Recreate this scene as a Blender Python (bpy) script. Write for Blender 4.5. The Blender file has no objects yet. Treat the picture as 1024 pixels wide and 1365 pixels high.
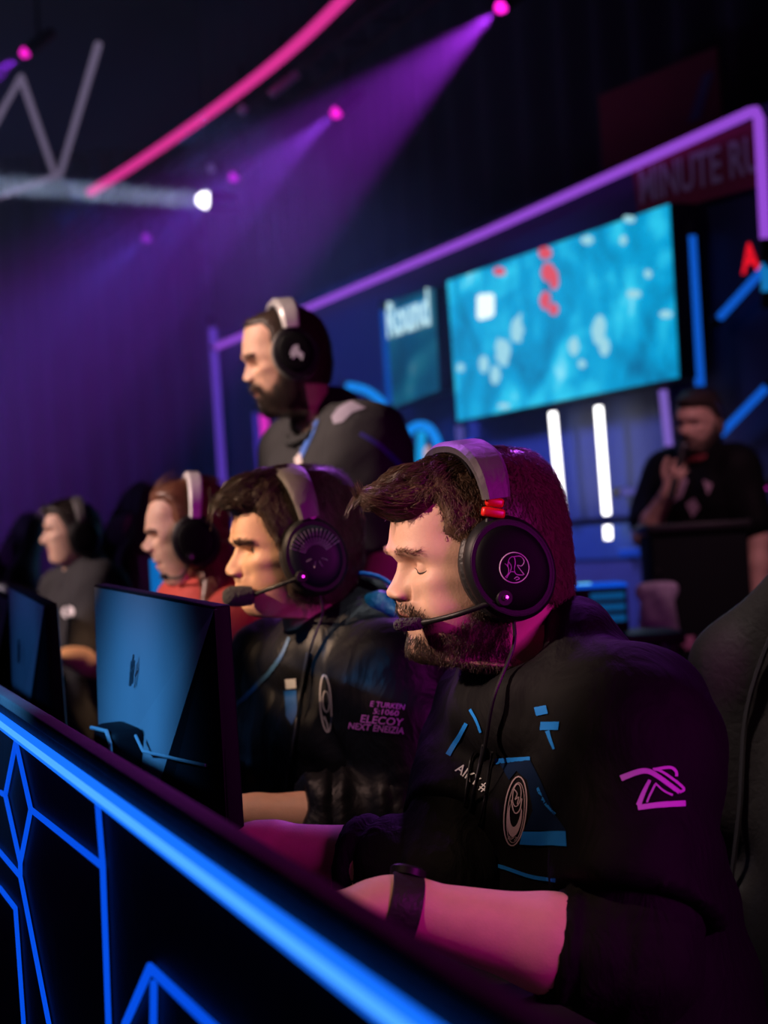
import bpy, bmesh, math, random
import numpy as np
from mathutils import Vector, Matrix, geometry
from mathutils.bvhtree import BVHTree
import openvdb as vdb
random.seed(7); RNG = np.random.default_rng(7)
SC = bpy.context.scene; COL = SC.collection
R = math.radians
def A(*p): return np.array(p, float)
def nrm(v): v = np.asarray(v, float); return v/np.linalg.norm(v)

# ---------------------------------------------------------------- camera
FPX = 2275.0; W0, H0 = 1024.0, 1365.0
PITCH, ROLL = R(1.35), R(3.2)
CAM = A(0, 0, 1.25)
_r, _u, _f = A(1, 0, 0), A(0, -math.sin(PITCH), math.cos(PITCH)), A(0, math.cos(PITCH), math.sin(PITCH))
CR = _r*math.cos(ROLL)-_u*math.sin(ROLL)      # image right
CU = _u*math.cos(ROLL)+_r*math.sin(ROLL)      # image up
CF = _f
def ray(px, py): return CF+CR*((px-W0/2)/FPX)-CU*((py-H0/2)/FPX)
def U(px, py, d): return CAM+ray(px, py)*d     # point seen at a pixel, d metres deep
def onplane(px, py, p0, n):
    r = ray(px, py); return CAM+r*(np.dot(np.asarray(p0)-CAM, n)/np.dot(r, n))
def toz(px, py, z):
    r = ray(px, py); return CAM+r*((z-CAM[2])/r[2])
cd = bpy.data.cameras.new('camera'); cam = bpy.data.objects.new('camera', cd); COL.objects.link(cam)
cam.matrix_world = Matrix(((CR[0], CU[0], -CF[0], CAM[0]), (CR[1], CU[1], -CF[1], CAM[1]), (CR[2], CU[2], -CF[2], CAM[2]), (0, 0, 0, 1)))
cd.sensor_fit = 'VERTICAL'; cd.sensor_height = 36.0; cd.lens = FPX/H0*36.0
cd.clip_start = .05; cd.clip_end = 100
cd.dof.use_dof = True; cd.dof.focus_distance = 2.02; cd.dof.aperture_fstop = 4.4
SC.camera = cam

# ---------------------------------------------------------------- objects
def thing(name, label, cat, loc=(0, 0, 0), group=None):
    o = bpy.data.objects.new(name, None); COL.objects.link(o); o.empty_display_size = .05
    o.location = tuple(loc); return tag(o, label, cat, group)
def tag(o, label=None, cat=None, group=None, kind=None):
    if label: o['label'] = label
    if cat: o['category'] = cat
    if group: o['group'] = group
    if kind: o['kind'] = kind
    return o
def attach(o, parent):
    if parent is not None:
        o.parent = parent; o.matrix_parent_inverse = Matrix.Identity(4)
        # data is built in world space: bring it into the space of the (unrotated) parent
        p = parent; off = Vector((0, 0, 0))
        while p is not None: off += p.location; p = p.parent
        o.data.transform(Matrix.Translation(-off))
    return o
def mesh_obj(name, V, F, mat, parent=None, smooth=True, label=None):
    me = bpy.data.meshes.new(name)
    V = np.asarray(V, np.float32)
    if isinstance(F, np.ndarray):
        n, k = F.shape
        me.vertices.add(len(V)); me.vertices.foreach_set('co', V.ravel())
        me.loops.add(n*k); me.loops.foreach_set('vertex_index', F.astype(np.int32).ravel())
        me.polygons.add(n); me.polygons.foreach_set('loop_start', np.arange(0, n*k, k, dtype=np.int32))
        me.update(calc_edges=True); me.validate()
    else:
        me.from_pydata([tuple(map(float, v)) for v in V], [], F); me.update()
    if smooth: me.polygons.foreach_set('use_smooth', np.ones(len(me.polygons), bool))
    me.materials.append(mat)
    o = bpy.data.objects.new(name, me); COL.objects.link(o)
    if label: o['label'] = label
    attach(o, parent); return o
class MB:
    """collects shapes into one mesh"""
    def __init__(s): s.V = []; s.F = []
    def add(s, V, F):
        b = len(s.V); s.V += [tuple(map(float, v)) for v in V]; s.F += [tuple(int(i)+b for i in f) for f in F]; return s
    def box(s, c, sx, sy, sz, ax=None, bev=0.0):
        ax = ax if ax is not None else (A(1, 0, 0), A(0, 1, 0), A(0, 0, 1))
        bm = bmesh.new(); bmesh.ops.create_cube(bm, size=1)
        for v in bm.verts: v.co = Vector((v.co.x*sx, v.co.y*sy, v.co.z*sz))
        if bev > 0: bmesh.ops.bevel(bm, geom=list(bm.edges), offset=bev, segments=3, affect='EDGES', profile=.5)
        bm.verts.index_update()
        V = [np.asarray(c)+ax[0]*v.co.x+ax[1]*v.co.y+ax[2]*v.co.z for v in bm.verts]
        F = [[v.index for v in f.verts] for f in bm.faces]; bm.free(); return s.add(V, F)
    def tube(s, pts, rad, n=10, cap=True, closed=False, flat=None):
        P = [np.asarray(p, float) for p in pts]; m = len(P)
        rr = rad if hasattr(rad, '__len__') else [rad]*m
        T = []
        for i in range(m):
            a = P[(i-1) % m] if (closed or i > 0) else P[i]; b = P[(i+1) % m] if (closed or i < m-1) else P[i]
            T.append(nrm(b-a))
        ref = A(0, 0, 1) if abs(T[0][2]) < .9 else A(1, 0, 0)
        N = nrm(np.cross(T[0], ref)); V = []
        for i in range(m):
            N = nrm(N-T[i]*np.dot(N, T[i])); B = np.cross(T[i], N)
            for j in range(n):
                a = 2*math.pi*j/n; V.append(P[i]+(N*math.cos(a)+B*math.sin(a))*rr[i])
        F = []
        for i in range(m if closed else m-1):
            for j in range(n):
                a, b = i*n+j, i*n+(j+1) % n; c, d = ((i+1) % m)*n+(j+1) % n, ((i+1) % m)*n+j
                F.append((a, b, c, d))
        if cap and not closed: F += [tuple(range(n))[::-1], tuple((m-1)*n+j for j in range(n))]
        return s.add(V, F)
    def lathe(s, o, axis, prof, n=40, ref=None, sx=1.0, sy=1.0):
        """prof: (radius, height along axis)"""
        axis = nrm(axis); ref = ref if ref is not None else (A(0, 0, 1) if abs(axis[2]) < .9 else A(1, 0, 0))
        X = nrm(ref-axis*np.dot(ref, axis)); Y = np.cross(axis, X); V = []; F = []
        for (r, h) in prof:
            for j in range(n):
                a = 2*math.pi*j/n; V.append(np.asarray(o)+axis*h+(X*math.cos(a)*sx+Y*math.sin(a)*sy)*r)
        for i in range(len(prof)-1):
            for j in range(n): F.append((i*n+j, i*n+(j+1) % n, (i+1)*n+(j+1) % n, (i+1)*n+j))
        if prof[0][0] > 1e-6: F.append(tuple(range(n))[::-1])
        if prof[-1][0] > 1e-6: F.append(tuple((len(prof)-1)*n+j for j in range(n)))
        return s.add(V, F)
    def prism(s, poly, n, t):
        """flat outline (3-D points) pulled t along n"""
        P = [np.asarray(p, float) for p in poly]; k = len(P); n = np.asarray(n)*t
        tri = geometry.tessellate_polygon([[Vector(p) for p in P]])
        F = [tuple(t_) for t_ in tri]+[tuple(i+k for i in t_[::-1]) for t_ in tri]
        F += [(i, (i+1) % k, (i+1) % k+k, i+k) for i in range(k)]
        return s.add(P+[p+n for p in P], F)
    def build(s, name, mat, parent=None, smooth=True, label=None, auto=None):
        o = mesh_obj(name, s.V, s.F, mat, parent, smooth, label)
        bm = bmesh.new(); bm.from_mesh(o.data); bmesh.ops.recalc_face_normals(bm, faces=list(bm.faces))
        if smooth:
            for e in bm.edges:
                if len(e.link_faces) == 2 and e.calc_face_angle(0) > R(auto or 38): e.smooth = False
        bm.to_mesh(o.data); bm.free(); return o
def spline(P, n):
    """Catmull-Rom through the points"""
    P = np.asarray(P, float); m = len(P); out = []
    t = np.linspace(0, m-1, n)
    for x in t:
        i = min(int(x), m-2); u = x-i
        p0, p1, p2, p3 = P[max(i-1, 0)], P[i], P[i+1], P[min(i+2, m-1)]
        out.append(.5*((2*p1)+(p2-p0)*u+(2*p0-5*p1+4*p2-p3)*u*u+(3*p1-p0-3*p2+p3)*u**3))
    return np.array(out)
def text_poly(body, size=1.0, bold=0.0):
    """outline font text as triangles in its own plane, centred"""
    c = bpy.data.curves.new('t', 'FONT'); c.body = body; c.size = size; c.align_x = 'CENTER'; c.align_y = 'CENTER'; c.offset = bold; c.resolution_u = 3
    o = bpy.data.objects.new('t', c); COL.objects.link(o)
    dg = bpy.context.evaluated_depsgraph_get(); me = bpy.data.meshes.new_from_object(o.evaluated_get(dg))
    V = [tuple(v.co) for v in me.vertices]; F = [tuple(p.vertices) for p in me.polygons]
    bpy.data.objects.remove(o); bpy.data.curves.remove(c); bpy.data.meshes.remove(me); return V, F

# ---------------------------------------------------------------- materials
MATS = {}
def mat(name, col, rough=.6, metal=0.0, emit=None, es=1.0, bump=None, spec=.5, sss=0.0, coat=0.0):
    """bump = (scale, strength, detail, stretch)"""
    if name in MATS: return MATS[name]
    m = bpy.data.materials.new(name); m.use_nodes = True; N = m.node_tree.nodes; L = m.node_tree.links
    b = N['Principled BSDF']; b.inputs['Base Color'].default_value = (*col, 1); b.inputs['Roughness'].default_value = rough
    b.inputs['Metallic'].default_value = metal; b.inputs['Specular IOR Level'].default_value = spec
    if sss: b.inputs['Subsurface Weight'].default_value = sss; b.inputs['Subsurface Radius'].default_value = (1, .35, .2); b.inputs['Subsurface Scale'].default_value = .008
    if coat: b.inputs['Coat Weight'].default_value = coat
    if emit is not None: b.inputs['Emission Color'].default_value = (*emit, 1); b.inputs['Emission Strength'].default_value = es
    tc = N.new('ShaderNodeTexCoord')
    if bump:
        sc, st, de, stretch = bump
        mp = N.new('ShaderNodeMapping'); mp.inputs['Scale'].default_value = stretch
        nt = N.new('ShaderNodeTexNoise'); nt.inputs['Scale'].default_value = sc; nt.inputs['Detail'].default_value = de; nt.inputs['Distortion'].default_value = .6
        bp = N.new('ShaderNodeBump'); bp.inputs['Strength'].default_value = st; bp.inputs['Distance'].default_value = .02
        L.new(tc.outputs['Object'], mp.inputs[0]); L.new(mp.outputs[0], nt.inputs['Vector']); L.new(nt.outputs['Fac'], bp.inputs['Height']); L.new(bp.outputs[0], b.inputs['Normal'])
    if emit is None:      # a little wear in the colour
        n2 = N.new('ShaderNodeTexNoise'); n2.inputs['Scale'].default_value = 9; n2.inputs['Detail'].default_value = 4
        rp = N.new('ShaderNodeMapRange'); rp.inputs[3].default_value = .85; rp.inputs[4].default_value = 1.15
        mx = N.new('ShaderNodeMix'); mx.data_type = 'RGBA'; mx.blend_type = 'MULTIPLY'; mx.inputs[0].default_value = 1
        mx.inputs[6].default_value = (*col, 1)
        L.new(tc.outputs['Object'], n2.inputs['Vector']); L.new(n2.outputs['Fac'], rp.inputs[0]); L.new(rp.outputs[0], mx.inputs[7]); L.new(mx.outputs[2], b.inputs['Base Color'])
    MATS[name] = m; return m
def glow(name, col, es): return mat('light_'+name, (.01, .01, .01), .8, emit=col, es=es, spec=.1)
def lin(r, g, b):
    f = lambda c: (c/255/12.92) if c/255 <= .04045 else ((c/255+.055)/1.055)**2.4
    return (f(r), f(g), f(b))
def skin_mat(name, col, beard_col, beard_amt):
    m = bpy.data.materials.new(name); m.use_nodes = True; N = m.node_tree.nodes; L = m.node_tree.links
    b = N['Principled BSDF']; b.inputs['Roughness'].default_value = .55; b.inputs['Specular IOR Level'].default_value = .35
    b.inputs['Subsurface Weight'].default_value = .12; b.inputs['Subsurface Radius'].default_value = (1, .35, .2); b.inputs['Subsurface Scale'].default_value = .006
    at = N.new('ShaderNodeAttribute'); at.attribute_name = 'face_mask'
    sp = N.new('ShaderNodeSeparateColor'); L.new(at.outputs['Color'], sp.inputs[0])
    tc = N.new('ShaderNodeTexCoord'); nt = N.new('ShaderNodeTexNoise'); nt.inputs['Scale'].default_value = 60; nt.inputs['Detail'].default_value = 6
    L.new(tc.outputs['Object'], nt.inputs['Vector'])
    base = N.new('ShaderNodeMix'); base.data_type = 'RGBA'; base.inputs[6].default_value = (*[c*.86 for c in col], 1); base.inputs[7].default_value = (min(1, col[0]*1.12), col[1]*1.08, col[2]*1.05, 1)
    L.new(nt.outputs['Fac'], base.inputs[0])
    lip = N.new('ShaderNodeMix'); lip.data_type = 'RGBA'; lip.inputs[7].default_value = (col[0]*.75, col[1]*.42, col[2]*.42, 1)
    L.new(base.outputs[2], lip.inputs[6]); L.new(sp.outputs[1], lip.inputs[0])
    bm_ = N.new('ShaderNodeMath'); bm_.operation = 'MULTIPLY'; bm_.inputs[1].default_value = beard_amt; L.new(sp.outputs[0], bm_.inputs[0])
    bd = N.new('ShaderNodeMix'); bd.data_type = 'RGBA'; bd.inputs[7].default_value = (*beard_col, 1)
    L.new(lip.outputs[2], bd.inputs[6]); L.new(bm_.outputs[0], bd.inputs[0]); L.new(bd.outputs[2], b.inputs['Base Color'])
    n2 = N.new('ShaderNodeTexNoise'); n2.inputs['Scale'].default_value = 350; n2.inputs['Detail'].default_value = 3; L.new(tc.outputs['Object'], n2.inputs['Vector'])
    bp = N.new('ShaderNodeBump'); bp.inputs['Strength'].default_value = .12; bp.inputs['Distance'].default_value = .002; L.new(n2.outputs['Fac'], bp.inputs['Height']); L.new(bp.outputs[0], b.inputs['Normal'])
    return m
def hair_mat(name, col, rough=.42):
    return mat(name, col, rough, spec=.3)

# ---------------------------------------------------------------- distance-field modelling
def smin(a, b, k):
    h = np.maximum(k-np.abs(a-b), 0)/k
    return np.minimum(a, b)-h*h*k*.25
def prim_d(p, X, Y, Z):
    kind = p[0]
    if kind in ('cone', 'ripple', 'cutcone', 'cutripple'):
        a, b, ra, rb = p[1], p[2], p[3], p[4]; ab = b-a; L2 = max(np.dot(ab, ab), 1e-9)
        t = np.clip(((X-a[0])*ab[0]+(Y-a[1])*ab[1]+(Z-a[2])*ab[2])/L2, 0, 1)
        qx, qy, qz = X-a[0]-t*ab[0], Y-a[1]-t*ab[1], Z-a[2]-t*ab[2]
        r = ra+(rb-ra)*t
        if kind in ('ripple', 'cutripple'):      # cloth pushed into rings: amplitude, count
            s = nrm(np.cross(ab, A(.3, .5, 1))); ang = (qx*s[0]+qy*s[1]+qz*s[2])*25
            r = r+p[6]*np.sin(p[7]*2*math.pi*t+ang*1.1+1.7*np.sin(ang*.8+t*9))*(1-(2*t-1)**4)
        d = np.sqrt(qx*qx+qy*qy+qz*qz)-r
        if kind[:3] == 'cut': pt, n = p[-2], p[-1]; d = np.maximum(d, (X-pt[0])*n[0]+(Y-pt[1])*n[1]+(Z-pt[2])*n[2])
        return d
    if kind == 'ecap':      # a b side  (side_a, depth_a) (side_b, depth_b)
        a, b, s, ra, rb = p[1], p[2], p[3], p[4], p[5]; ab = b-a; L2 = max(np.dot(ab, ab), 1e-9)
        t = np.clip(((X-a[0])*ab[0]+(Y-a[1])*ab[1]+(Z-a[2])*ab[2])/L2, 0, 1)
        qx, qy, qz = X-a[0]-t*ab[0], Y-a[1]-t*ab[1], Z-a[2]-t*ab[2]
        us = qx*s[0]+qy*s[1]+qz*s[2]; rest = np.maximum(qx*qx+qy*qy+qz*qz-us*us, 0)
        rs = ra[0]+(rb[0]-ra[0])*t; rd = ra[1]+(rb[1]-ra[1])*t
        return (np.sqrt((us/rs)**2+rest/(rd*rd))-1)*np.minimum(rs, rd)
def prim_box(p, m):
    if p[0] == 'ecap': r = max(*p[4], *p[5])
    else: r = max(p[3], p[4])
    a, b = p[1], p[2]
    return np.minimum(a, b)-r-m, np.maximum(a, b)+r+m
def sdf_mesh(prims, vox, cuts=(), grow=0.0):
    """prims: (kind, ..., k at index 5 for cone/ripple, 6 for ecap); cuts: (point, normal, reach point or None, radius) removes the side the normal points to"""
    lo = np.min([prim_box(p, 4*vox+grow)[0] for p in prims], 0); hi = np.max([prim_box(p, 4*vox+grow)[1] for p in prims], 0)
    n = np.ceil((hi-lo)/vox).astype(int)+1
    D = np.full(n, 4*vox, np.float32)
    for p in prims:
        k = p[6] if p[0] == 'ecap' else p[5]
        b0, b1 = prim_box(p, 3.5*vox+k+grow)
        i0 = np.clip(np.floor((b0-lo)/vox).astype(int), 0, n-1); i1 = np.clip(np.ceil((b1-lo)/vox).astype(int)+1, 1, n)
        X, Y, Z = np.meshgrid(*[(lo[q]+np.arange(i0[q], i1[q])*vox) for q in range(3)], indexing='ij', sparse=True)
        d = prim_d(p, X, Y, Z)-grow
        sl = tuple(slice(i0[q], i1[q]) for q in range(3))
        D[sl] = smin(D[sl], d.astype(np.float32), k)
    for c in cuts:
        X, Y, Z = np.meshgrid(*[(lo[q]+np.arange(n[q])*vox) for q in range(3)], indexing='ij', sparse=True)
        pt, nn = c[0], nrm(c[1])
        d = -((X-pt[0])*nn[0]+(Y-pt[1])*nn[1]+(Z-pt[2])*nn[2])      # >0 on the kept side
        cut = -d
        if len(c) > 2 and c[2] is not None:
            q = c[2]; ball = np.sqrt((X-q[0])**2+(Y-q[1])**2+(Z-q[2])**2)-c[3]
            cut = np.where(ball < 0, -d, np.minimum(-d, -ball)) if False else np.minimum(-d, -ball)
        D = np.maximum(D, cut.astype(np.float32))
    D = np.clip(D, -4*vox, 4*vox)
    g = vdb.FloatGrid(4*vox); g.copyFromArray(np.ascontiguousarray(D, np.float32)); g.transform = vdb.createLinearTransform(vox)
    V, Q = g.convertToQuads(0.0)
    return np.asarray(V, float)+lo, np.asarray(Q, np.int64)[:, ::-1]
# ---------------------------------------------------------------- heads
def pip(poly, x, z):
    """signed distance to an outline, positive inside"""
    P = np.asarray(poly, float); n = len(P); ins = np.zeros(x.shape, bool); dm = np.full(x.shape, 1e9)
    for i in range(n):
        a, b = P[i], P[(i+1) % n]
        cond = ((a[1] > z) != (b[1] > z)); den = b[1]-a[1] if abs(b[1]-a[1]) > 1e-12 else 1e-12
        ins ^= cond & (x < (b[0]-a[0])*(z-a[1])/den+a[0])
        ab = b-a; t = np.clip(((x-a[0])*ab[0]+(z-a[1])*ab[1])/max(np.dot(ab, ab), 1e-12), 0, 1)
        dm = np.minimum(dm, np.hypot(x-a[0]-t*ab[0], z-a[1]-t*ab[1]))
    return np.where(ins, dm, -dm)
def sstep(a, b, x):
    t = np.clip((x-a)/(b-a), 0, 1); return t*t*(3-2*t)
GENKEYS = [  # Fx Fz Bx Bz w pf q
    (-.010, .1350, -.012, .1350, .002, 1, 1), (.020, .131, -.040, .130, .036, 1, 1), (.050, .119, -.066, .116, .056, .96, .96),
    (.077, .098, -.090, .086, .0685, .92, .94), (.091, .070, -.103, .048, .0745, .88, .92), (.0965, .045, -.105, .015, .0765, .84, .90),
    (.094, .025, -.103, -.010, .076, .86, .90), (.092, .000, -.096, -.036, .0745, .90, .92), (.091, -.025, -.086, -.060, .0715, .96, .95),
    (.091, -.048, -.077, -.080, .0675, 1.04, .97), (.090, -.068, -.071, -.096, .0630, 1.10, 1), (.086, -.088, -.068, -.110, .0590, 1.14, 1),
    (.074, -.100, -.066, -.121, .0560, 1.1, 1), (.045, -.106, -.066, -.130, .0550, 1, 1), (.022, -.114, -.067, -.138, .0550, 1, 1),
    (.012, -.135, -.071, -.153, .0560, 1, 1), (.008, -.165, -.078, -.178, .0570, 1, 1)]
SUB = [5, 6, 7, 8, 9, 14, 16, 16, 16, 15, 13, 10, 8, 6, 6, 6]
class Head:
    def __init__(h, c):
        h.c = c; S = FPX/c['d']; h.S = S; ps, pt = R(c['yaw']), R(c['pitch'])
        h.ps, h.pt = ps, pt
        f = -math.cos(ps)*CR-math.sin(ps)*CF; u = CU
        h.f = f*math.cos(pt)-u*math.sin(pt); h.u = u*math.cos(pt)+f*math.sin(pt); h.l = np.cross(h.u, h.f)
        h.o = U(c['cx'], c['cy'], c['d'])
        L = lambda p: h.loc(*p)
        sil = np.array([L(p) for p in c['sil']]); h.sil = sil
        ld = {k: L(v) for k, v in c['land'].items()}; h.ld = ld      # brow nasion tip subn mouth chin under top back eye
        zt, zc = ld['top'][1], ld['under'][1]
        h.az = (zt-zc)/(.135+.106); h.bz = zt-.135*h.az
        h.ax = (ld['brow'][0]-ld['back'][0])/.2005; h.bx = ld['brow'][0]-.0965*h.ax
        h.wy = c.get('wide', 1.0)
        h.build()
    def loc(h, px, py, side=0.0):
        """profile pixel -> head-local (x forward, z up) on the plane `side` metres off the middle of the face"""
        Q = onplane(px, py, h.o+h.l*side, h.l)-h.o; return (Q@h.f, Q@h.u)
    def world(h, P): P = np.atleast_2d(P); return h.o+P[:, :1]*h.f+P[:, 1:2]*h.l+P[:, 2:3]*h.u
    def local(h, P): Q = np.atleast_2d(P)-h.o; return np.stack([Q@h.f, Q@h.l, Q@h.u], 1)
    def silx(h, z):
        s = h.sil[np.argsort(h.sil[:, 1])]; return np.interp(z, s[:, 1], s[:, 0])
    def basex(h, z):
        ld = h.ld
        pts = [(h.sil[0][1]+.02, h.sil[0][0]-.006)]+[(p[1], p[0]) for p in h.sil if p[1] > ld['brow'][1]+.004]
        pts += [(ld['brow'][1], ld['brow'][0]), (ld['nasion'][1]-.004, ld['nasion'][0]-.003), (ld['subn'][1], ld['subn'][0]-.004), (ld['mouth'][1], .5*(ld['subn'][0]+ld['chin'][0])-.0035), (ld['chin'][1], ld['chin'][0]-.001)]
        pts.sort(); p = np.array(pts); g = np.linspace(-.2, .2, 801); v = np.interp(g, p[:, 0], p[:, 1])
        k = np.exp(-(np.arange(-40, 41)*.0005/.0065)**2); v = np.convolve(np.pad(v, 40, 'edge'), k/k.sum(), 'valid'); return np.interp(z, g, v)
    def build(h):
        ld, c = h.ld, h.c
        K = np.array([(k[0]*h.ax+h.bx, k[1]*h.az+h.bz, k[2]*h.ax+h.bx, k[3]*h.az+h.bz, k[4]*h.wy, k[5], k[6]) for k in GENKEYS])
        nk = c.get('neck', 1.0); K[12:, 4] *= nk
        rows = []
        for i in range(len(K)-1):
            p0, p1, p2, p3 = K[max(i-1, 0)], K[i], K[i+1], K[min(i+2, len(K)-1)]
            for j in range(SUB[i]):
                t = j/SUB[i]; rows.append(.5*((2*p1)+(p2-p0)*t+(2*p0-5*p1+4*p2-p3)*t*t+(3*p1-p0-3*p2+p3)*t**3))
        rows.append(K[-1]); T = np.array(rows); h.T = T
        zt = ld['chin'][1]; zh = h.sil[0][1]
        gx = T[:, 0].copy(); z = T[:, 1]
        delta = h.basex(z)-gx; dch = np.interp(0, [0], [h.basex(zt)-np.interp(zt, z[::-1], gx[::-1])])
        w = 1-sstep(zh, zh+.03, z); low = z < zt
        d2 = np.where(low, dch*(1-sstep(0, .045, zt-z)), delta)*w
        T[:, 0] = gx+d2
        M = 220; u = np.linspace(0, 2*np.pi, M, endpoint=False); ph = u-.42*np.sin(u)
        cph, sph = np.cos(ph), np.sin(ph)
        n = len(T); F = T[:, 0:2]; B = T[:, 2:4]
        mid = F*.46+B*.54
        pf = T[:, 5:6]; q = T[:, 6:7]
        cc = np.sign(cph)[None]*np.abs(cph)[None]**np.where(cph[None] > 0, pf, 1.0); ss = np.sign(sph)[None]*np.abs(sph)[None]**q
        ex = np.where(cc > 0, cc*(F[:, :1]-mid[:, :1]), -cc*(B[:, :1]-mid[:, :1])); ez = np.where(cc > 0, cc*(F[:, 1:]-mid[:, 1:]), -cc*(B[:, 1:]-mid[:, 1:]))
        X = mid[:, :1]+ex; Z = mid[:, 1:]+ez; Y = T[:, 4:5]*ss
        h.P0 = np.stack([X, Y, Z], 2)      # before features: scalp and hair use it
        h.M, h.n = M, n
        P = h.features(h.P0.reshape(-1, 3)).reshape(n, M, 3)
        V = P.reshape(-1, 3); tri = []
        idx = np.arange(n*M).reshape(n, M); a, b = idx[:-1], idx[1:]
        Q = np.stack([a, b, np.roll(b, -1, 1), np.roll(a, -1, 1)], 2).reshape(-1, 4)
        h.Q = Q; h.V = V
        h.caps = [tuple(range(M)), tuple(range((n-1)*M, n*M))[::-1]]
    def features(h, P):
        c, ld = h.c, h.ld; s = (ld['brow'][1]-ld['chin'][1])/.135
        X, Y, Z = P[:, 0].copy(), P[:, 1].copy(), P[:, 2].copy(); ay = np.abs(Y); sg = np.sign(Y)
        front = sstep(-.01, .03, X)
        def G(y0, z0, sy, sz): return np.exp(-((ay-y0)/sy)**2-((Z-z0)/sz)**2)*front
        ze = ld['eye'][1]; zb = ld['brow'][1]; zs = ld['subn'][1]; zm = ld['mouth'][1]; zc = ld['chin'][1]; ztip = ld['tip'][1]
        zn = ld['nasion'][1]
        # sockets, brow, cheek, temple, jaw
        X -= .0135*s*G(.031, ze+.001, .0145, .0115*s)+.006*s*G(.016, ze, .008, .013*s)
        X += c.get('browbulge', .004)*G(.026, zb, .022, .008*s)
        ck = G(.052, ztip+.012*s, .018, .016*s); X += .0045*ck; Y += sg*.003*ck
        fu = c.get('full', .0); fc = G(.05, zm+.008, .022, .03*s); X += fu*fc; Y += sg*fu*fc
        Y -= sg*.004*G(.075, zb+.015*s, .03, .02)
        X -= .0035*G(.034, zs+.002, .007, .012*s)*1.0      # fold beside the nose
        # jaw line: pull in below it
        xj, zj = h.ax*.012+h.bx, h.az*(-.066)+h.bz; xc, zcc = ld['under'][0], ld['under'][1]
        tt = np.clip((X-xj)/(xc-xj), -.4, 1); zl = zj+(zcc-zj)*tt
        below = sstep(0, .022, zl-Z)*sstep(-.05, .0, X-xj+.02)*(1-sstep(.0, .09, zcc-.03-Z))
        Y -= Y*below*c.get('jawcut', .16)
        # nose, lips
        base = h.basex(Z); sil = h.silx(Z); res = np.clip(sil-base, -.008, .05)
        inz = (Z < zn+.012) & (Z > zs-.0005)
        tq = np.clip((zn+.012-Z)/(zn+.012-zs), 0, 1)
        sig = np.interp(tq, [0, .35, .7, .88, 1], [.0085, .0095, .0125, .0155, .0150])*c.get('nosew', 1)
        gn = np.exp(-(ay/sig)**2.6)
        X = X+np.where(inz, res*gn*front, 0)
        al = np.exp(-((ay-.0135*c.get('nosew', 1))/.0055)**2-((Z-(zs+.0075*s))/.0065)**2)*front
        X += .004*al; Y += sg*.0028*al
        X -= .0065*np.exp(-((ay-.0195*c.get('nosew', 1))/.003)**2-((Z-(zs+.008*s))/.008)**2)*front      # crease round the wing
        lipz = (Z <= zs-.0005) & (Z > zc-.004)
        gl = np.exp(-(ay/.0215)**3.0); X = X+np.where(lipz, res*gl*front, 0)
        X -= .0032*np.exp(-((Z-zm-.0012*np.cos(ay*130))/.0016)**2)*(1-sstep(.019, .026, ay))*front
        X -= .0022*G(.028, zm, .006, .006)      # mouth corner
        X += .002*np.exp(-((ay)/.02)**2-((Z-zc)/.012)**2)*front
        # eyeball under the lids
        for y0 in (.0315,):
            ex = h.basex(ze)-.0265+c.get('eyex', 0); rr = .0125*s
            q2 = rr*rr-(ay-y0)**2-(Z-ze)**2; xs = ex+np.sqrt(np.maximum(q2, 0))+.0012
            on = (q2 > 0) & (front > .5)
            xl = np.where(on, np.maximum(X, xs), X)
            if c.get('eye_open', 0) > 0:
                op = c['eye_open']; w = .0125
                dz = (Z-(ze-.001)); lid = op*(1-((ay-y0)/w)**2)
                hole = sstep(-.0003, .0012, lid-np.abs(dz)*1.0)*(np.abs(ay-y0) < w)
                xl = xl-hole*.0065*on
            # upper lid fold
            X = xl+.0014*np.exp(-((Z-(ze+.0055+.0012*s-90*(ay-y0)**2*.25))/.0022)**2)*np.exp(-((ay-y0)/.013)**2)*front
        return np.stack([X, Y, Z], 1)
    def mask(h, P, poly, soft, side=.055):
        """soft mask of a pixel outline drawn on the near cheek"""
        Q = poly if isinstance(poly, np.ndarray) else np.array([h.loc(p[0], p[1], p[2] if len(p) > 2 else 0) for p in poly])
        return sstep(-soft, soft, pip(Q, P[:, 0], P[:, 2]))

def union(objs, name, mat_, parent):
    """one continuous surface out of closed shapes"""
    base = objs[0]
    for o in objs[1:]:
        m = base.modifiers.new('u', 'BOOLEAN'); m.operation = 'UNION'; m.solver = 'EXACT'; m.object = o
    dg = bpy.context.evaluated_depsgraph_get(); me = bpy.data.meshes.new_from_object(base.evaluated_get(dg)); me.name = name
    for o in objs: d = o.data; bpy.data.objects.remove(o); bpy.data.meshes.remove(d)
    me.materials.clear(); me.materials.append(mat_)
    me.polygons.foreach_set('material_index', np.zeros(len(me.polygons), np.int32))
    me.polygons.foreach_set('use_smooth', np.ones(len(me.polygons), bool)); me.update()
    o = bpy.data.objects.new(name, me); COL.objects.link(o); return o
def mverts(me):
    a = np.empty(len(me.vertices)*3, np.float32); me.vertices.foreach_get('co', a); return a.reshape(-1, 3).astype(float)
def mnorms(me):
    a = np.empty(len(me.vertices)*3, np.float32); me.vertices.foreach_get('normal', a); return a.reshape(-1, 3).astype(float)
def set_mask(me, rgb):
    at = me.attributes.get('face_mask') or me.attributes.new('face_mask', 'FLOAT_COLOR', 'POINT')
    c = np.ones((len(me.vertices), 4), np.float32); c[:, :3] = rgb; at.data.foreach_set('color', c.ravel())

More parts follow.
